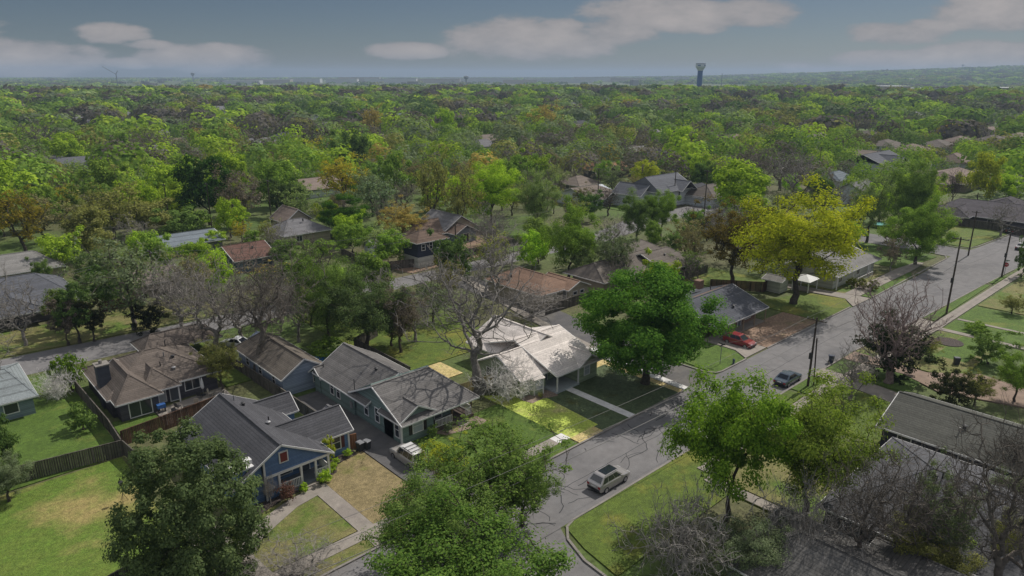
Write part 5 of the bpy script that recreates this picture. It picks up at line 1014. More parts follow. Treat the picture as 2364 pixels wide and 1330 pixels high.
# ------------------------------------------------------------------ vehicles
TYRE = plain('tyre', (.018, .018, .02), .8); RIM = plain('rim', (.45, .45, .47), .3, metal=.8); RED = plain('tail_red', (.35, .02, .02), .3); LAMP = plain('headlamp', (.7, .72, .75), .15)
CARGLASS = plain('car_glass', (.02, .024, .03), .06, spec=.9)
def car(label, loc, rz, paint, L_=4.6, W_=1.86, H_=1.68, kind='suv', group=None, cat='car', roof_mat=None, name='parked_car', trim=BLACK):
    t = thing(name, label, cat, (*loc, .012), rz, group); hw = W_ / 2; l = L_ / 2
    hood = .98 if kind != 'sedan' else .86; belt = hood + .08; g0 = .22
    st = [(-l, .45, belt - .12, .86), (-l + .1, .32, belt - .02, .95), (-l + .7, g0, belt, 1), (0, g0, belt, 1), (l - 1.25, g0, hood + .03, 1), (l - .55, g0, hood - .04, .98), (l - .12, .3, hood - .16, .9), (l, .42, hood - .3, .8)]
    if kind == 'sedan': st[1] = (-l + .1, .32, belt - .05, .93)
    b = MB(); vs = []
    for x, a, z, k in st:
        y = hw * k; vs += [(x, -y * .94, a), (x, -y, a + .18), (x, -y, (a + z) / 2), (x, -y * .985, z - .1), (x, -y * .9, z), (x, y * .9, z), (x, y * .985, z - .1), (x, y, (a + z) / 2), (x, y, a + .18), (x, y * .94, a)]
    fs = [(i * 10 + j, i * 10 + (j + 1) % 10, (i + 1) * 10 + (j + 1) % 10, (i + 1) * 10 + j) for i in range(len(st) - 1) for j in range(10)] + [tuple(range(9, -1, -1)), tuple(range(70, 80))]
    b.add(vs, fs); body = b.build('body', paint, t, local=True, smooth=False)
    # cabin
    if kind == 'sedan': xb, xr = (-l + .55, l - 1.35), (-l + 1.35, l - 2.15)
    elif kind == 'box': xb, xr = (-l + .12, l - 1.35), (-l + .28, l - 1.8)
    else: xb, xr = (-l + .12, l - 1.2), (-l + .7, l - 2.05)
    yb, yr, zr = hw * .93, hw * .74, H_
    def cab(x, f_):  # f_ 0 belt .. 1 roof ; returns x for rear / front edges
        return x
    B4 = [(xb[0], -yb, belt - .03), (xb[1], -yb, belt - .05), (xb[1], yb, belt - .05), (xb[0], yb, belt - .03)]; R4 = [(xr[0], -yr, zr - .06), (xr[1], -yr, zr - .06), (xr[1], yr, zr - .06), (xr[0], yr, zr - .06)]
    R5 = [(xr[0] + .12, -yr + .1, zr), (xr[1] - .12, -yr + .1, zr), (xr[1] - .12, yr - .1, zr), (xr[0] + .12, yr - .1, zr)]
    MB().add(B4 + R4, [(0, 1, 5, 4), (1, 2, 6, 5), (2, 3, 7, 6), (3, 0, 4, 7), (4, 5, 6, 7)]).build('cabin', paint, t, local=True)
    MB().add(R4 + R5, [(0, 1, 5, 4), (1, 2, 6, 5), (2, 3, 7, 6), (3, 0, 4, 7), (4, 5, 6, 7)]).build('roof', roof_mat or paint, t, local=True)
    def pane(a, b2, c, d, s0, s1, t0=.12, t1=.9, nm='window'):
        a, b2, c, d = map(Vector, (a, b2, c, d)); P_ = lambda s, q: (a.lerp(b2, s)).lerp(d.lerp(c, s), q)
        n = (b2 - a).cross(d - a).normalized() * .012; q = [P_(s0, t0), P_(s1, t0), P_(s1, t1), P_(s0, t1)]
        MB().add([p + n for p in q] + [p - n for p in q], [(0, 1, 2, 3), (7, 6, 5, 4), (0, 4, 5, 1), (1, 5, 6, 2), (2, 6, 7, 3), (3, 7, 4, 0)]).build(nm, CARGLASS, t, local=True)
    for sgn in (0, 1):
        q = (B4[0], B4[1], R4[1], R4[0]) if sgn == 0 else (B4[3], B4[2], R4[2], R4[3])
        for s0, s1 in ((.06, .3), (.33, .63), (.66, .93)) if kind != 'sedan' else ((.12, .48), (.52, .9)): pane(*q, s0, s1)
    pane(B4[1], B4[2], R4[2], R4[1], .06, .94, .08, .93, 'windscreen'); pane(B4[3], B4[0], R4[0], R4[3], .1, .9, .2, .92, 'rear_window')
    for x in (-l + .82, l - .88):
        for s in (-1, 1):
            w = MB(); y0, y1 = sorted((s * (hw - .2), s * (hw + .015)))
            w.tube([(x, y0, .34), (x, y1, .34)], .34, 18); o = w.build('wheel', TYRE, t, local=True)
            MB().tube([(x, s * (hw + .0), .34), (x, s * (hw + .03), .34)], .21, 14).build('rim', RIM, o, local=True)
    for s in (-1, 1):
        MB().box(l - .2, l - .03, s * hw * .62 - .2, s * hw * .62 + .2, hood - .34, hood - .2).build('headlight', LAMP, t, local=True)
        MB().box(-l - .015, -l + .12, s * hw * .72 - .14, s * hw * .72 + .14, belt - .38, belt - .16).build('taillight', RED, t, local=True)
        MB().box(xb[1] - .5, xb[1] - .3, min(s * hw, s * (hw + .17)), max(s * hw, s * (hw + .17)), belt, belt + .15).build('mirror', paint, t, local=True)
    MB().box(-l - .04, -l + .1, -hw * .8, hw * .8, .36, .58).build('bumper', trim, t, local=True); MB().box(l - .12, l + .03, -hw * .76, hw * .76, .34, .56).build('bumper', trim, t, local=True)
    MB().box(-l - .03, -l + .02, -.26, .26, .68, .8).build('licence_plate', WHITE, t, local=True)
    return t, body
SILVER = plain('silver_paint', (.42, .4, .4), .3, metal=.35, coat=.6)
t, bd = car('silver crossover with black sunroof driving along the street', (46.9, 36.95), 0, SILVER, 4.55, 1.88, 1.68, name='moving_car', cat='car')
MB().box(-1.15, .55, -.5, .5, 1.685, 1.7).build('sunroof', CARGLASS, t, local=True)
for s in (-1, 1): MB().beam((-1.5, s * .66, 1.74), (.4, s * .66, 1.74), .05, .05).build('roof_rail', GREYM, t, local=True)
t, bd = car('silver off-road car with roof rack and rear spare wheel in the dark driveway', (35.0, 53.7), R(90), plain('champagne_paint', (.4, .38, .36), .35, metal=.2, coat=.5), 4.5, 1.9, 1.8, kind='box', roof_mat=plain('white_roof', (.6, .59, .58), .4))
b = MB(); [b.beam((x, -.68, 1.9), (x, .68, 1.9), .05, .05) for x in (-1.6, -1.0, -.4)]; [b.beam((-1.75, s * .68, 1.88), (-.1, s * .68, 1.88), .05, .06) for s in (-1, 1)]; b.build('roof_rack', BLACK, t, local=True)
o = MB().tube([(-2.42, .1, .95), (-2.24, .1, .95)], .36, 18).build('spare_wheel', TYRE, t, local=True); MB().tube([(-2.45, .1, .95), (-2.42, .1, .95)], .22, 14).build('rim', RIM, o, local=True)
car('red crossover parked on the concrete drive of the brick house', (89.4, 47.4), R(-90), plain('red_paint', (.24, .016, .026), .25, coat=.8), 4.6, 1.88, 1.66)
car('dark blue-grey sedan parked at the kerb before the utility pole', (82.2, 36.35), 0, plain('steel_paint', (.1, .13, .17), .25, metal=.4, coat=.7), 4.75, 1.84, 1.45, kind='sedan')
car('white car half hidden behind the bare tree by the pale blue house', at(545, 800), R(120), plain('white_car', (.65, .66, .68), .3, coat=.5), 4.6, 1.84, 1.5, kind='sedan')
car('dark car parked on the street at the right edge', at(2335, 538), 0, plain('black_car', (.03, .03, .035), .25, coat=.6), 4.9, 1.9, 1.75)
car('grey car parked under the shade at the right edge', at(2358, 575), 0, SILVER, 4.6, 1.84, 1.5, kind='sedan')
car('white car on the drive behind the big yellow-green tree', at(1925, 532), R(20), plain('white_car', (.65, .66, .68), .3), 4.6, 1.84, 1.5, kind='sedan')
car('dark car beneath the white carport in the distance', (192.5, 113), R(90), plain('black_car', (.03, .03, .035), .25), 4.6, 1.84, 1.6)
for i, (x, y) in enumerate([(1365, 298), (1385, 296), (1375, 291)]):
    car(['nearest of the far parked cars in the middle distance', 'right-hand far parked car in the middle distance', 'hindmost far parked car in the middle distance'][i], at(x, y), .3 * i, (SILVER, MATS['white_car'], MATS['black_car'])[i], 4.6, 1.84, 1.5, kind='sedan', group='cars parked far off')

# ------------------------------------------------------------------ poles and wires
WIRE = plain('wire', (.14, .135, .13), .6)
def pole(p, h, label, top=None, arm=2.4, ax=(0, 1), box=False, name='utility_pole'):
    t = thing(name, label, 'pole', (*p, 0)); top = top or p
    MB().tube([(p[0], p[1], -.2), (top[0], top[1], h)], .17, 8, .11).build('mast', POLEW, t)
    if arm:
        z = h - .35; a = (top[0] - ax[0] * arm / 2, top[1] - ax[1] * arm / 2, z); c = (top[0] + ax[0] * arm / 2, top[1] + ax[1] * arm / 2, z)
        MB().beam(a, c, .12, .12).build('crossarm', POLEW, t)
        for k in (-.95, -.35, .35, .95): MB().lathe((top[0] + ax[0] * arm / 2 * k, top[1] + ax[1] * arm / 2 * k, z + .06), [(0, .05), (.1, .07), (.2, .03)], 8).build('insulator', GREYM, t)
    if box: MB().box(p[0] - .45, p[0] - .14, p[1] - .2, p[1] + .2, h * .42, h * .42 + .8).build('service_box', DARK, t)
    return t
pole((82.7, 33.9), 9.35, 'brown utility pole with crossarm beside the parked dark sedan', box=True)
MB_ = MB(); MB_.tube([(83.5, 33.5, 0), (83.0, 33.7, 6.6)], .09, 6); tag(MB_.build('guy_stub', POLEW), 'thin stub pole leaning next to the near utility pole', 'pole')
pole((127.4, 31.2), 13.1, 'tall utility pole with crossarm on the right grass strip', box=True)
PC = at(2312, 640); pole(PC, 9.8, 'utility pole near the stop sign on the right', box=True)
pole(at(363, 692), 9, 'dark pole beyond the back street among bare trees')
pole((87.3, 112.0), 8.5, 'dark pole at the dirt yard fence corner', arm=0)
for (x, yb, h, lab) in [(628, 520, 12, 'tall pole left of the pale grey hip roof'), (1555, 475, 11, 'pole in front of the big white house'), (1380, 470, 11, 'pole beside the white-walled house with tan roof'), (1625, 500, 13, 'tall pole left of the olive-brown budding tree'), (1885, 430, 14, 'far pole above the yellow-green tree'), (2235, 590, 10, 'pole behind the corner trees at the right'), (490, 530, 12, 'pole at the lime shrubs on the left'), (392, 520, 11, 'pole left of the dark green tree')]:
    pole(at(x, yb), h, lab, arm=1.8)
def wires(p, q, zs, label, sag=.7, off=(0,), r=.015, name='power_line'):
    t = thing(name, label, 'wire', (p[0], p[1], 0))
    for o in off:
        for z0, z1 in zs:
            pts = [(p[0] + (q[0] - p[0]) * i / 14, p[1] + o + (q[1] - p[1]) * i / 14, z0 + (z1 - z0) * i / 14 - sag * 4 * (i / 14) * (1 - i / 14)) for i in range(15)]
            MB().tube(pts, r, 5).build('cable', WIRE, t)
PA, PB = (82.7, 33.9), (127.4, 31.2)
wires(PA, (15, 36.6), [(9.1, 9.4)], 'pair of power lines running left from the near utility pole over the street', .8, (-1.1, 1.1))
wires(PA, (15, 36.6), [(7.0, 7.0)], 'dark lower cable running left from the near utility pole', .8, (0,), .03)
wires(PA, PB, [(9.1, 12.8)], 'pair of power lines between the two right-hand utility poles', .7, (-1.1, 1.1))
wires(PA, PB, [(7.0, 8.6)], 'lower cable between the two right-hand utility poles', .9, (0,), .03)
wires(PB, PC, [(12.8, 9.5), (8.6, 7.5)], 'power lines from the tall pole to the stop sign pole', .5, (-1, 1))
pL = at(363, 692)
wires(pL, (-12, 119), [(8.7, 8.4), (6.6, 6.3)], 'four power lines along the back street on the left', .8, (-.9, .9), .026)
wires(pL, (87.3, 112.0), [(8.7, 8.2), (7, 6.4)], 'power lines along the back street in the middle', 1.0, (0,), .026)
wires((87.3, 112), (150, 113), [(8.2, 9), (6.4, 7)], 'power lines over the navy house lawn', 1.0, (0,), .026)
wires(PA, (62, 54), [(8.2, 3.2)], 'service cable from the near utility pole to the green house', .5, (0,), .018)

# ------------------------------------------------------------------ signs, bins and small things
def text_mesh(txt, size, parent, mat, mtx, name='lettering'):
    cu = bpy.data.curves.new('t', 'FONT'); cu.body = txt; cu.size = size; cu.align_x = 'CENTER'; cu.align_y = 'CENTER'; cu.extrude = .004
    o = bpy.data.objects.new('t', cu); me = bpy.data.meshes.new_from_object(o); bpy.data.objects.remove(o)
    me.transform(mtx); me.materials.append(mat); r_ = bpy.data.objects.new(name, me); COL.objects.link(r_); r_.parent = parent; return r_
p = (161.6, 31.0); t = thing('stop_sign', 'red octagonal stop sign with street name blades at the far corner', 'sign', (*p, 0))
MB().tube([(p[0], p[1], 0), (p[0], p[1], 3.0)], .05, 6).build('post', GREYM, t)
fm = Matrix(((0, 0, -1, 0), (-1, 0, 0, 0), (0, 1, 0, 0), (0, 0, 0, 1)))   # local x -> -y, y -> z, z -> -x : faces the viewer
rz_ = Matrix.Rotation(R(12), 4, 'Z')
def plate(r_, n, thick, z, x=0):
    b = MB(); pts = [(r_ * math.cos(2 * math.pi * (i + .5) / n), r_ * math.sin(2 * math.pi * (i + .5) / n)) for i in range(n)]; b.prism(pts, 0, thick)
    M_ = rz_ @ Matrix.Translation((x, 0, z)) @ fm; b.v = [tuple(M_ @ Vector(v)) for v in b.v]; return b
o = plate(.48, 8, .02, 2.3, -.06).build('sign_rim', WHITE, t, local=True); plate(.44, 8, .03, 2.3, -.06).build('sign_plate', plain('sign_red', (.4, .02, .025), .4), t, local=True)
text_mesh('STOP', .32, t, WHITE, rz_ @ Matrix.Translation((-.1, 0, 2.3)) @ fm)
for k, a in enumerate((0, 90)):
    M_ = Matrix.Rotation(R(a), 4, 'Z'); b = MB().box(-.42, .42, -.015, .015, 2.86 + .2 * k, 3.04 + .2 * k); b.v = [tuple(M_ @ Vector(v)) for v in b.v]; b.build('street_blade', plain('sign_green', (.03, .14, .07), .4), t, local=True)
p = at(1662, 842); t = thing('street_sign', 'street name sign on thin post at the side street corner lawn', 'sign', (*p, 0))
MB().tube([(*p, 0), (*p, 3.0)], .05, 6).build('post', GREYM, t)
MB().box(p[0] - .5, p[0] + .5, p[1] - .02, p[1] + .02, 2.75, 2.97).build('street_blade', DARK, t); MB().box(p[0] - .02, p[0] + .02, p[1] - .5, p[1] + .5, 3.0, 3.2).build('street_blade', DARK, t)
p = at(1693, 842); t = thing('fire_hydrant', 'dark fire hydrant on the corner lawn by the red car', 'hydrant', (*p, .1))
HY = plain('hydrant_paint', (.06, .09, .13), .4)
MB().lathe((*p, .1), [(0, .2), (.06, .2), (.07, .14), (.55, .14), (.6, .19), (.64, .19), (.74, .12), (.8, .05)], 12).build('barrel', HY, t); MB().tube([(p[0] - .24, p[1], .55), (p[0] + .24, p[1], .55)], .07, 8).build('nozzle', HY, t)
def bin_(p, label, rz=0, col=(.03, .035, .05), open_=False):
    t = thing('trash_bin', label, 'bin', (*p, .03), rz); m_ = plain('bin_%d' % int(col[2] * 999), col, .5)
    b = MB(); b.add([(-.24, -.26, .08), (.24, -.26, .08), (.24, .26, .08), (-.24, .26, .08), (-.3, -.36, 1.02), (.3, -.36, 1.02), (.3, .36, 1.02), (-.3, .36, 1.02)], [(3, 2, 1, 0), (4, 5, 6, 7), (0, 1, 5, 4), (1, 2, 6, 5), (2, 3, 7, 6), (3, 0, 4, 7)]); b.build('bin_body', m_, t, local=True)
    b = MB(); b.add([(-.33, -.4, 1.03), (.33, -.4, 1.03), (.33, .42, 1.03), (-.33, .42, 1.03), (-.28, -.33, 1.12), (.28, -.33, 1.12), (.28, .34, 1.12), (-.28, .34, 1.12)], [(3, 2, 1, 0), (4, 5, 6, 7), (0, 1, 5, 4), (1, 2, 6, 5), (2, 3, 7, 6), (3, 0, 4, 7)]); b.build('lid', m_ if not open_ else GREYM, t, local=True)
    for s in (-1, 1): MB().tube([(s * .27, .28, .1), (s * .33, .28, .1)], .11, 10).build('wheel', BLACK, t, local=True)
bin_(at(1918, 838), 'dark blue trash bin standing at the kerb edge of the street', .4, (.03, .04, .075)); bin_((32.35, 58.7), 'grey-lidded trash bin next to the cedar gate, nearest the wall', .1, (.04, .042, .045), True); bin_((33.05, 58.5), 'second grey-lidded trash bin beside the dark driveway', .2, (.04, .042, .045), True)
bin_(at(2207, 843), 'small dark trash bin by the brown driveway edge near the lawn', .7); bin_(at(2333, 838), 'dark trash bin at the far side of the brown driveway', 1.2)
# flower bed ring and mulch beds
struct(MB().lathe((*at(2190, 792), Z0), [(0, 1.9), (.1, 1.9), (.1, 1.7)], 24).build('flower_bed', MULCH)); 
ground('mulch_bed', [(19.5, 54.8), (22, 55.8), (24.6, 56.2), (24.6, 56.6), (21, 56.6), (18.6, 57), (17.4, 54.4)], MULCH, Z0 + .03); ground('mulch_bed', [(26.3, 55.9), (28.4, 56.6), (29.2, 58), (31.6, 58.2), (31.8, 59.3), (27.8, 59.3), (27.8, 56.4), (26.3, 56.3)], MULCH, Z0 + .034)
ground('mulch_bed', [(53.0, 55.9), (53.4, 54.2), (55.2, 54.3), (57.2, 53.6), (57.6, 54.2), (57.2, 56), (54, 56.2)], surf('mulch_pale', (.36, .28, .22), (.2, .15, .12), 3, fine=9), Z0 + .036); ground('mulch_bed', [(40.3, 56.4), (46.3, 56.3), (46.5, 54.6), (44.9, 54.2), (41, 55.1)], surf('mulch_pale', (.3, .24, .2)), Z0 + .038)
for i, (x, y, s, k, c, lab) in enumerate([(26.6, 55.8, 1.5, 'bush0', C['lime'], 'wide bright hedge beside the right porch railing of the blue cottage'), (24.5, 55.75, .9, 'bush0', C['lime'], 'small bright bush beside the porch steps of the blue cottage'), (28.2, 57.0, .9, 'bush0', C['bright'], 'low bright bush, nearest the porch in the curved bed'), (28.9, 57.8, .85, 'bush0', C['lime'], 'low bright bush in the middle of the curved bed'), (30.7, 58.5, .95, 'bush0', C['lime'], 'round bright bush under the maroon shutters'),
        (22.6, 55.3, 2.2, 'bush1', (.17, .09, .07), 'reddish shrub in front of the blue cottage corner'), (39.4, 55.6, 1.7, 'bush1', C['mid'], 'leafy agave-like shrub beside the off-road car'), (41.4, 55.4, 1.5, 'bush1', C['sage'], 'grey-green shrub under the sage house porch'), (55.2, 54.6, .9, 'bush1', C['olive'], 'small scrappy shrub under the bay window')]):
    tree((x, y), s * .95, s * 1.25, k, c, lab, name='bush', cat='bush', sink=-.1)
tree((28.4, 58.0), 3.4, 1.5, 'cedar0', C['ygreen'], 'slim yellow-green young tree against the blue cottage porch', sink=-.1); tree((21.2, 55.9), 3.4, 1.6, 'bare1', C['brown'], 'leafless shrub against the blue cottage chimney', bark='grey', name='bare_shrub', cat='shrub')
# patio things
def chair(p, rz, label, mat):
    t = thing('patio_chair', label, 'chair', (*p, Z0 + .03), rz, 'chairs on the patio')
    MB().box(-.26, .26, -.26, .26, .38, .44).build('seat', mat, t, local=True); MB().add([(-.26, .22, .44), (.26, .22, .44), (.26, .34, .98), (-.26, .34, .98), (-.26, .27, .44), (.26, .27, .44), (.26, .39, .98), (-.26, .39, .98)], [(0, 1, 2, 3), (7, 6, 5, 4), (0, 4, 5, 1), (1, 5, 6, 2), (2, 6, 7, 3), (3, 7, 4, 0)]).build('backrest', mat, t, local=True)
    for x in (-.23, .23):
        for y in (-.23, .23): MB().box(x - .02, x + .02, y - .02, y + .02, 0, .4).build('leg', mat, t, local=True)
for i, (x, y, r_) in enumerate([(20.6, 80.0, .3), (21.4, 81.6, 2), (23.4, 81.4, 3), (25.6, 82.6, 1), (26.3, 81.2, 4), (24.4, 83.0, 2.4)]):
    chair((x, y), r_, ['dark patio chair nearest the patio lawn', 'dark patio chair before the glass door', 'pale patio chair beside the black bench', 'pale patio chair under the right-hand window', 'dark patio chair at the right end of the patio', 'dark patio chair by the closed parasol'][i], DARK if i in (0, 1, 4, 5) else plain('chair_tan', (.4, .36, .3)))
t = thing('bench', 'black garden bench in the middle of the patio', 'bench', (22.3, 80.2, Z0 + .03)); MB().box(21.5, 23.1, 79.9, 80.4, .5, .57).build('seat', DARK, t); MB().box(21.5, 23.1, 79.86, 79.92, .57, 1.05).build('backrest', DARK, t)
for x in (21.55, 23.0): MB().box(x, x + .06, 79.9, 80.4, .13, .5).build('leg', DARK, t)
t = thing('parasol', 'closed white parasol standing on the patio by the window', 'parasol', (25.0, 83.5, Z0 + .03)); MB().tube([(25, 83.5, .13), (25, 83.5, 2.5)], .03, 6).build('mast', GREYM, t); MB().lathe((25, 83.5, 1.0), [(0, .1), (.2, .2), (.9, .16), (1.5, .04)], 10).build('canopy', WHITE, t); MB().lathe((25, 83.5, .13), [(0, .28), (.1, .26), (.12, .05)], 12).build('base', DARK, t)
t = thing('grill', 'covered barbecue grill in blue cloth at the patio corner', 'grill', (19.7, 82.2, Z0 + .03)); MB().box(19.3, 20.2, 81.9, 82.5, .7, 1.15).build('lid', plain('blue_cover', (.04, .13, .38), .6), t)
for x in (19.35, 20.1): MB().box(x, x + .06, 81.95, 82.45, .13, .7).build('leg', DARK, t)
t = thing('bird_feeder', 'thin bird feeder on a tripod stand in the left lawn', 'feeder', (*at(287, 1160), Z0)); x, y = at(287, 1160)
MB().tube([(x, y, 1.0), (x, y, 2.0)], .03, 6).build('mast', DARK, t)
for k in range(3): MB().tube([(x, y, 1.05), (x + .35 * math.cos(k * 2.1), y + .35 * math.sin(k * 2.1), Z0)], .02, 5).build('leg', DARK, t)
MB().box(x - .14, x + .14, y - .14, y + .14, 1.85, 2.05).build('tray', DARK, t); MB().add([(x - .2, y - .2, 2.15), (x + .2, y - .2, 2.15), (x + .2, y + .2, 2.15), (x - .2, y + .2, 2.15), (x, y, 2.4)], [(0, 1, 4), (1, 2, 4), (2, 3, 4), (3, 0, 4), (3, 2, 1, 0)]).build('roof', DARK, t)
tag(MB().lathe((*at(747, 836), .1), [(0, 1.5), (.4, 1.45), (.7, 1.1), (.85, .4)], 18).build('pool_cover', plain('blue_tarp', (.02, .12, .42), .5)), 'round blue tarp covering a small pool behind the sage house', 'tarp')
t = thing('trampoline', 'round trampoline with teal mat and dark net behind the corner tree', 'trampoline', (*at(2030, 525), 0)); x, y = at(2030, 525)
MB().lathe((x, y, .9), [(0, 2.2), (.08, 2.2)], 24).build('mat', plain('teal', (.05, .3, .28), .5), t); b = MB(); [b.tube([(x + 2.2 * math.cos(k * 1.047), y + 2.2 * math.sin(k * 1.047), 0), (x + 2.2 * math.cos(k * 1.047), y + 2.2 * math.sin(k * 1.047), 2.6)], .04, 6) for k in range(6)]; b.build('frame', DARK, t)
t = thing('garden_shed', 'white garden shed beside the dirt yard fence', 'shed', (*at(880, 585), 0)); x, y = at(880, 585); b = MB(); wall_block(b, x - 3, x + 2, y - 2, y + 2, 2.6, 3.4, 'u'); b.build('wall', WS, t); b = MB(); roof_block(b, None, x - 3.3, x + 2.3, y - 2.4, y + 2.4, 2.5, 3.5, 'u'); b.build('roof', GREYM, t); window(t, ('v', y - 2, -1), x, .1, 1.2, 1.9, 'd')
t = thing('garden_shed', 'small grey lean-to shed between the blue cottage and sage house', 'shed', (33.2, 66, 0)); b = MB(); wall_block(b, 32.4, 34.0, 65.3, 67.0, 1.5, 2.0, 'v'); b.build('wall', MATS['grey_siding'], t); b = MB(); roof_block(b, None, 32.2, 34.2, 65.1, 67.2, 1.45, 2.05, 'v'); b.build('roof', MATS['roof_pale_grey'], t)
x, y = at(940, 598); tag((lambda b: [b.beam((x - 2 + k * .1, y - .6 + (k % 4) * .35, .18 + .16 * (k // 4)), (x + 2.2 + k * .07, y - .5 + (k % 4) * .38, .2 + .16 * (k // 4)), .3, .14) for k in range(11)] and b.build('lumber_pile', plain('lumber', (.35, .28, .2), .8)))(MB()), 'pile of pale lumber boards in the dirt yard', 'lumber')
t = thing('mailbox', 'small dark mailbox on a post by the far lawn path at right', 'mailbox', (*at(2265, 838), 0)); x, y = at(2265, 838); MB().box(x - .05, x + .05, y - .05, y + .05, 0, 1.0).build('post', POLEW, t); MB().box(x - .13, x + .13, y - .25, y + .25, 1.0, 1.28).build('box', DARK, t)

# ------------------------------------------------------------------ far structures
def far_pt(x, d):
    a = math.atan((x - 1182) / 1600 / 1.046); d = d / math.cos(a); p = FW * (d * math.cos(a)) + RT * (d * math.sin(a)); return p.x, p.y, float(hill(np.float64(p.x), np.float64(p.y)))
x, y, z = far_pt(1616, 1350); t = thing('water_tower', 'blue water tower with broad white bowl on the horizon', 'water tower', (x, y, z))
BW = plain('tower_white', (.62, .66, .74), .5); TB = plain('tower_blue', (.02, .09, .27), .5)
ztop = EYE + 22
MB().lathe((x, y, z), [(0, 5.6), (3, 4.9), (ztop - 13 - z, 4.7)], 20).build('shaft', TB, t)
MB().lathe((x, y, z), [(ztop - 13 - z, 4.9), (ztop - 10 - z, 6.3), (ztop - 7 - z, 8.6), (ztop - 5 - z, 9.2), (ztop - 1.2 - z, 9.2)], 24).build('bowl', BW, t); MB().lathe((x, y, z), [(ztop - 1.2 - z, 9.25), (ztop - z, 9.0), (ztop + .5 - z, 5)], 24).build('roof', plain('tower_rim', (.16, .19, .25)), t)
for a0 in (PSI + math.pi - .55, PSI + math.pi + .75):
    b = MB(); v_ = []
    for k in range(5):
        a = a0 - .3 + .15 * k; v_ += [(x + 9.3 * math.cos(a), y + 9.3 * math.sin(a), ztop - 4.4), (x + 9.3 * math.cos(a), y + 9.3 * math.sin(a), ztop - 2.6)]
    b.add(v_, [(2 * k, 2 * k + 2, 2 * k + 3, 2 * k + 1) for k in range(4)]); b.build('emblem', TB, t)
def small_tower(px, d, h, label):
    x, y, z = far_pt(px, d); t = thing('water_tower', label, 'water tower', (x, y, z)); MB().lathe((x, y, z), [(0, 2.6), (h * .7, 2.2)], 12).build('shaft', plain('far_grey', (.2, .22, .25)), t); MB().lathe((x, y, z), [(h * .68, 2.4), (h * .8, 9), (h * .95, 9), (h, 4)], 14).build('bowl', MATS['far_grey'], t)
small_tower(2219, 5200, 38, 'tiny grey water tower on the right-hand hills'); small_tower(445, 3600, 50, 'tiny water tower on the left horizon'); small_tower(1076, 2600, 42, 'dark slim tower in front of the far warehouses')
x, y, z = far_pt(268, 2600); t = thing('crane', 'construction crane with a long slanted jib on the left horizon', 'crane', (x, y, z)); MB().beam((x, y, z), (x, y, z + 46), 2.2, 2.2).build('mast', plain('crane_steel', (.12, .13, .16)), t)
MB().beam((x, y, z + 44), (x - RT.x * 44, y - RT.y * 44, z + 70), 1.4, 1.4).build('jib', MATS['crane_steel'], t); MB().beam((x, y, z + 44), (x + RT.x * 8, y + RT.y * 8, z + 56), 1.6, 1.6).build('counter_jib', MATS['crane_steel'], t)
x, y, z = far_pt(1667, 2000); tag(MB().tube([(x, y, z), (x, y, z + 48)], 1.2, 6, .7).build('radio_mast', MATS['far_grey']), 'thin radio mast right of the blue water tower', 'mast')
rw = random.Random(9); WHB = plain('warehouse_white', (.62, .62, .62), .7)
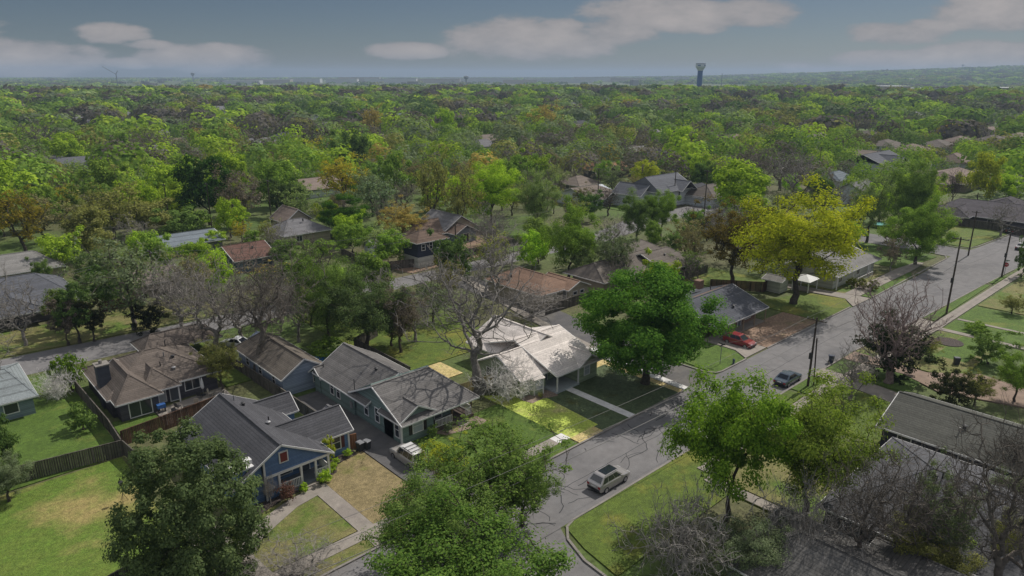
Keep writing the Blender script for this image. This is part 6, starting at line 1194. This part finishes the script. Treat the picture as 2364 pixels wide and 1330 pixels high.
for k, (px, d, w, h) in enumerate([(p_[0], p_[1] + (1100 if p_[1] > 2200 else 0), p_[2] * (1.7 if p_[1] > 2200 else 1), p_[3] * (2.3 if p_[1] > 2200 else 1.4)) for p_ in [(640, 2500, 90, 8), (700, 2700, 120, 9), (790, 2500, 100, 9), (830, 3000, 150, 10), (880, 2700, 110, 8), (930, 2500, 90, 10), (1010, 2600, 150, 9), (1060, 2900, 130, 9), (1130, 2700, 160, 10), (1200, 2500, 110, 8), (1290, 2600, 220, 10), (1390, 2900, 200, 10), (1450, 2700, 120, 9), (440, 1900, 60, 9), (560, 2300, 110, 7), (600, 2600, 80, 8), (1560, 2800, 90, 8), (2090, 1350, 110, 8), (2060, 1300, 50, 10), (2140, 1400, 60, 7), (2250, 1150, 50, 7), (2320, 1100, 45, 8), (1950, 1700, 60, 7)]]):
    x, y, z = far_pt(px, d); t = thing('warehouse', 'pale low warehouse far off near the horizon', 'warehouse', (x, y, z), 0, 'warehouses near the horizon'); w *= .9
    b = MB(); q = [(x + RT.x * w / 2 * i + FW.x * 25 * j, y + RT.y * w / 2 * i + FW.y * 25 * j) for i, j in ((-1, -1), (1, -1), (1, 1), (-1, 1))]; b.prism(q, z - 2, z + h); b.build('wall', WHB if k % 3 else plain('warehouse_tan', (.5, .43, .36)), t)
    b = MB(); q = [(x + RT.x * (w / 2 + 1) * i + FW.x * 26 * j, y + RT.y * (w / 2 + 1) * i + FW.y * 26 * j) for i, j in ((-1, -1), (1, -1), (1, 1), (-1, 1))]; b.prism(q, z + h, z + h + 1.2); b.build('roof', plain('warehouse_roof', (.5, .5, .5)) if k % 2 else WHB, t)
for px, d, w, h, lab in [(952, 2400, 34, 24, 'dark multi-storey block among the far warehouses'), (1465, 2600, 30, 26, 'pale silo block near the horizon at the centre right'), (490, 1500, 26, 15, 'pale two-storey building above the woods on the left'), (1120, 1900, 40, 12, 'far pale house group roof at centre')]:
    x, y, z = far_pt(px, d); t = thing('block', lab, 'building', (x, y, z)); b = MB(); b.box(x - w / 2, x + w / 2, y - 8, y + 8, z, z + h); b.build('wall', plain('block_grey', (.3, .3, .32)), t); b = MB(); b.box(x - w / 2 - .6, x + w / 2 + .6, y - 8.6, y + 8.6, z + h, z + h + 1.5); b.build('roof', WHB, t)
    b = MB(); [b.box(x - w / 2 - .1, x - w / 2 + .3, y - 6 + 4 * i, y - 4 + 4 * i, z + 2 + 4 * j, z + 4 + 4 * j) for i in range(4) for j in range(int(h / 4.2))]; b.build('window', GLASS, t)

# ------------------------------------------------------------------ haze over the whole place
hm = bpy.data.materials.new('haze'); hm.use_nodes = True; hn = hm.node_tree.nodes; hn.clear()
ho = hn.new('ShaderNodeOutputMaterial'); hv = hn.new('ShaderNodeVolumePrincipled'); hm.node_tree.links.new(hv.outputs[0], ho.inputs['Volume'])
hv.inputs['Color'].default_value = (.56, .73, .97, 1); hv.inputs['Density'].default_value = .00015; hv.inputs['Anisotropy'].default_value = .1
hz = MB().box(-9600, 9600, -9600, 9600, -16, 125).build('haze', hm); hz['kind'] = 'stuff'; hz['label'] = 'thin blue haze over the wooded distance'
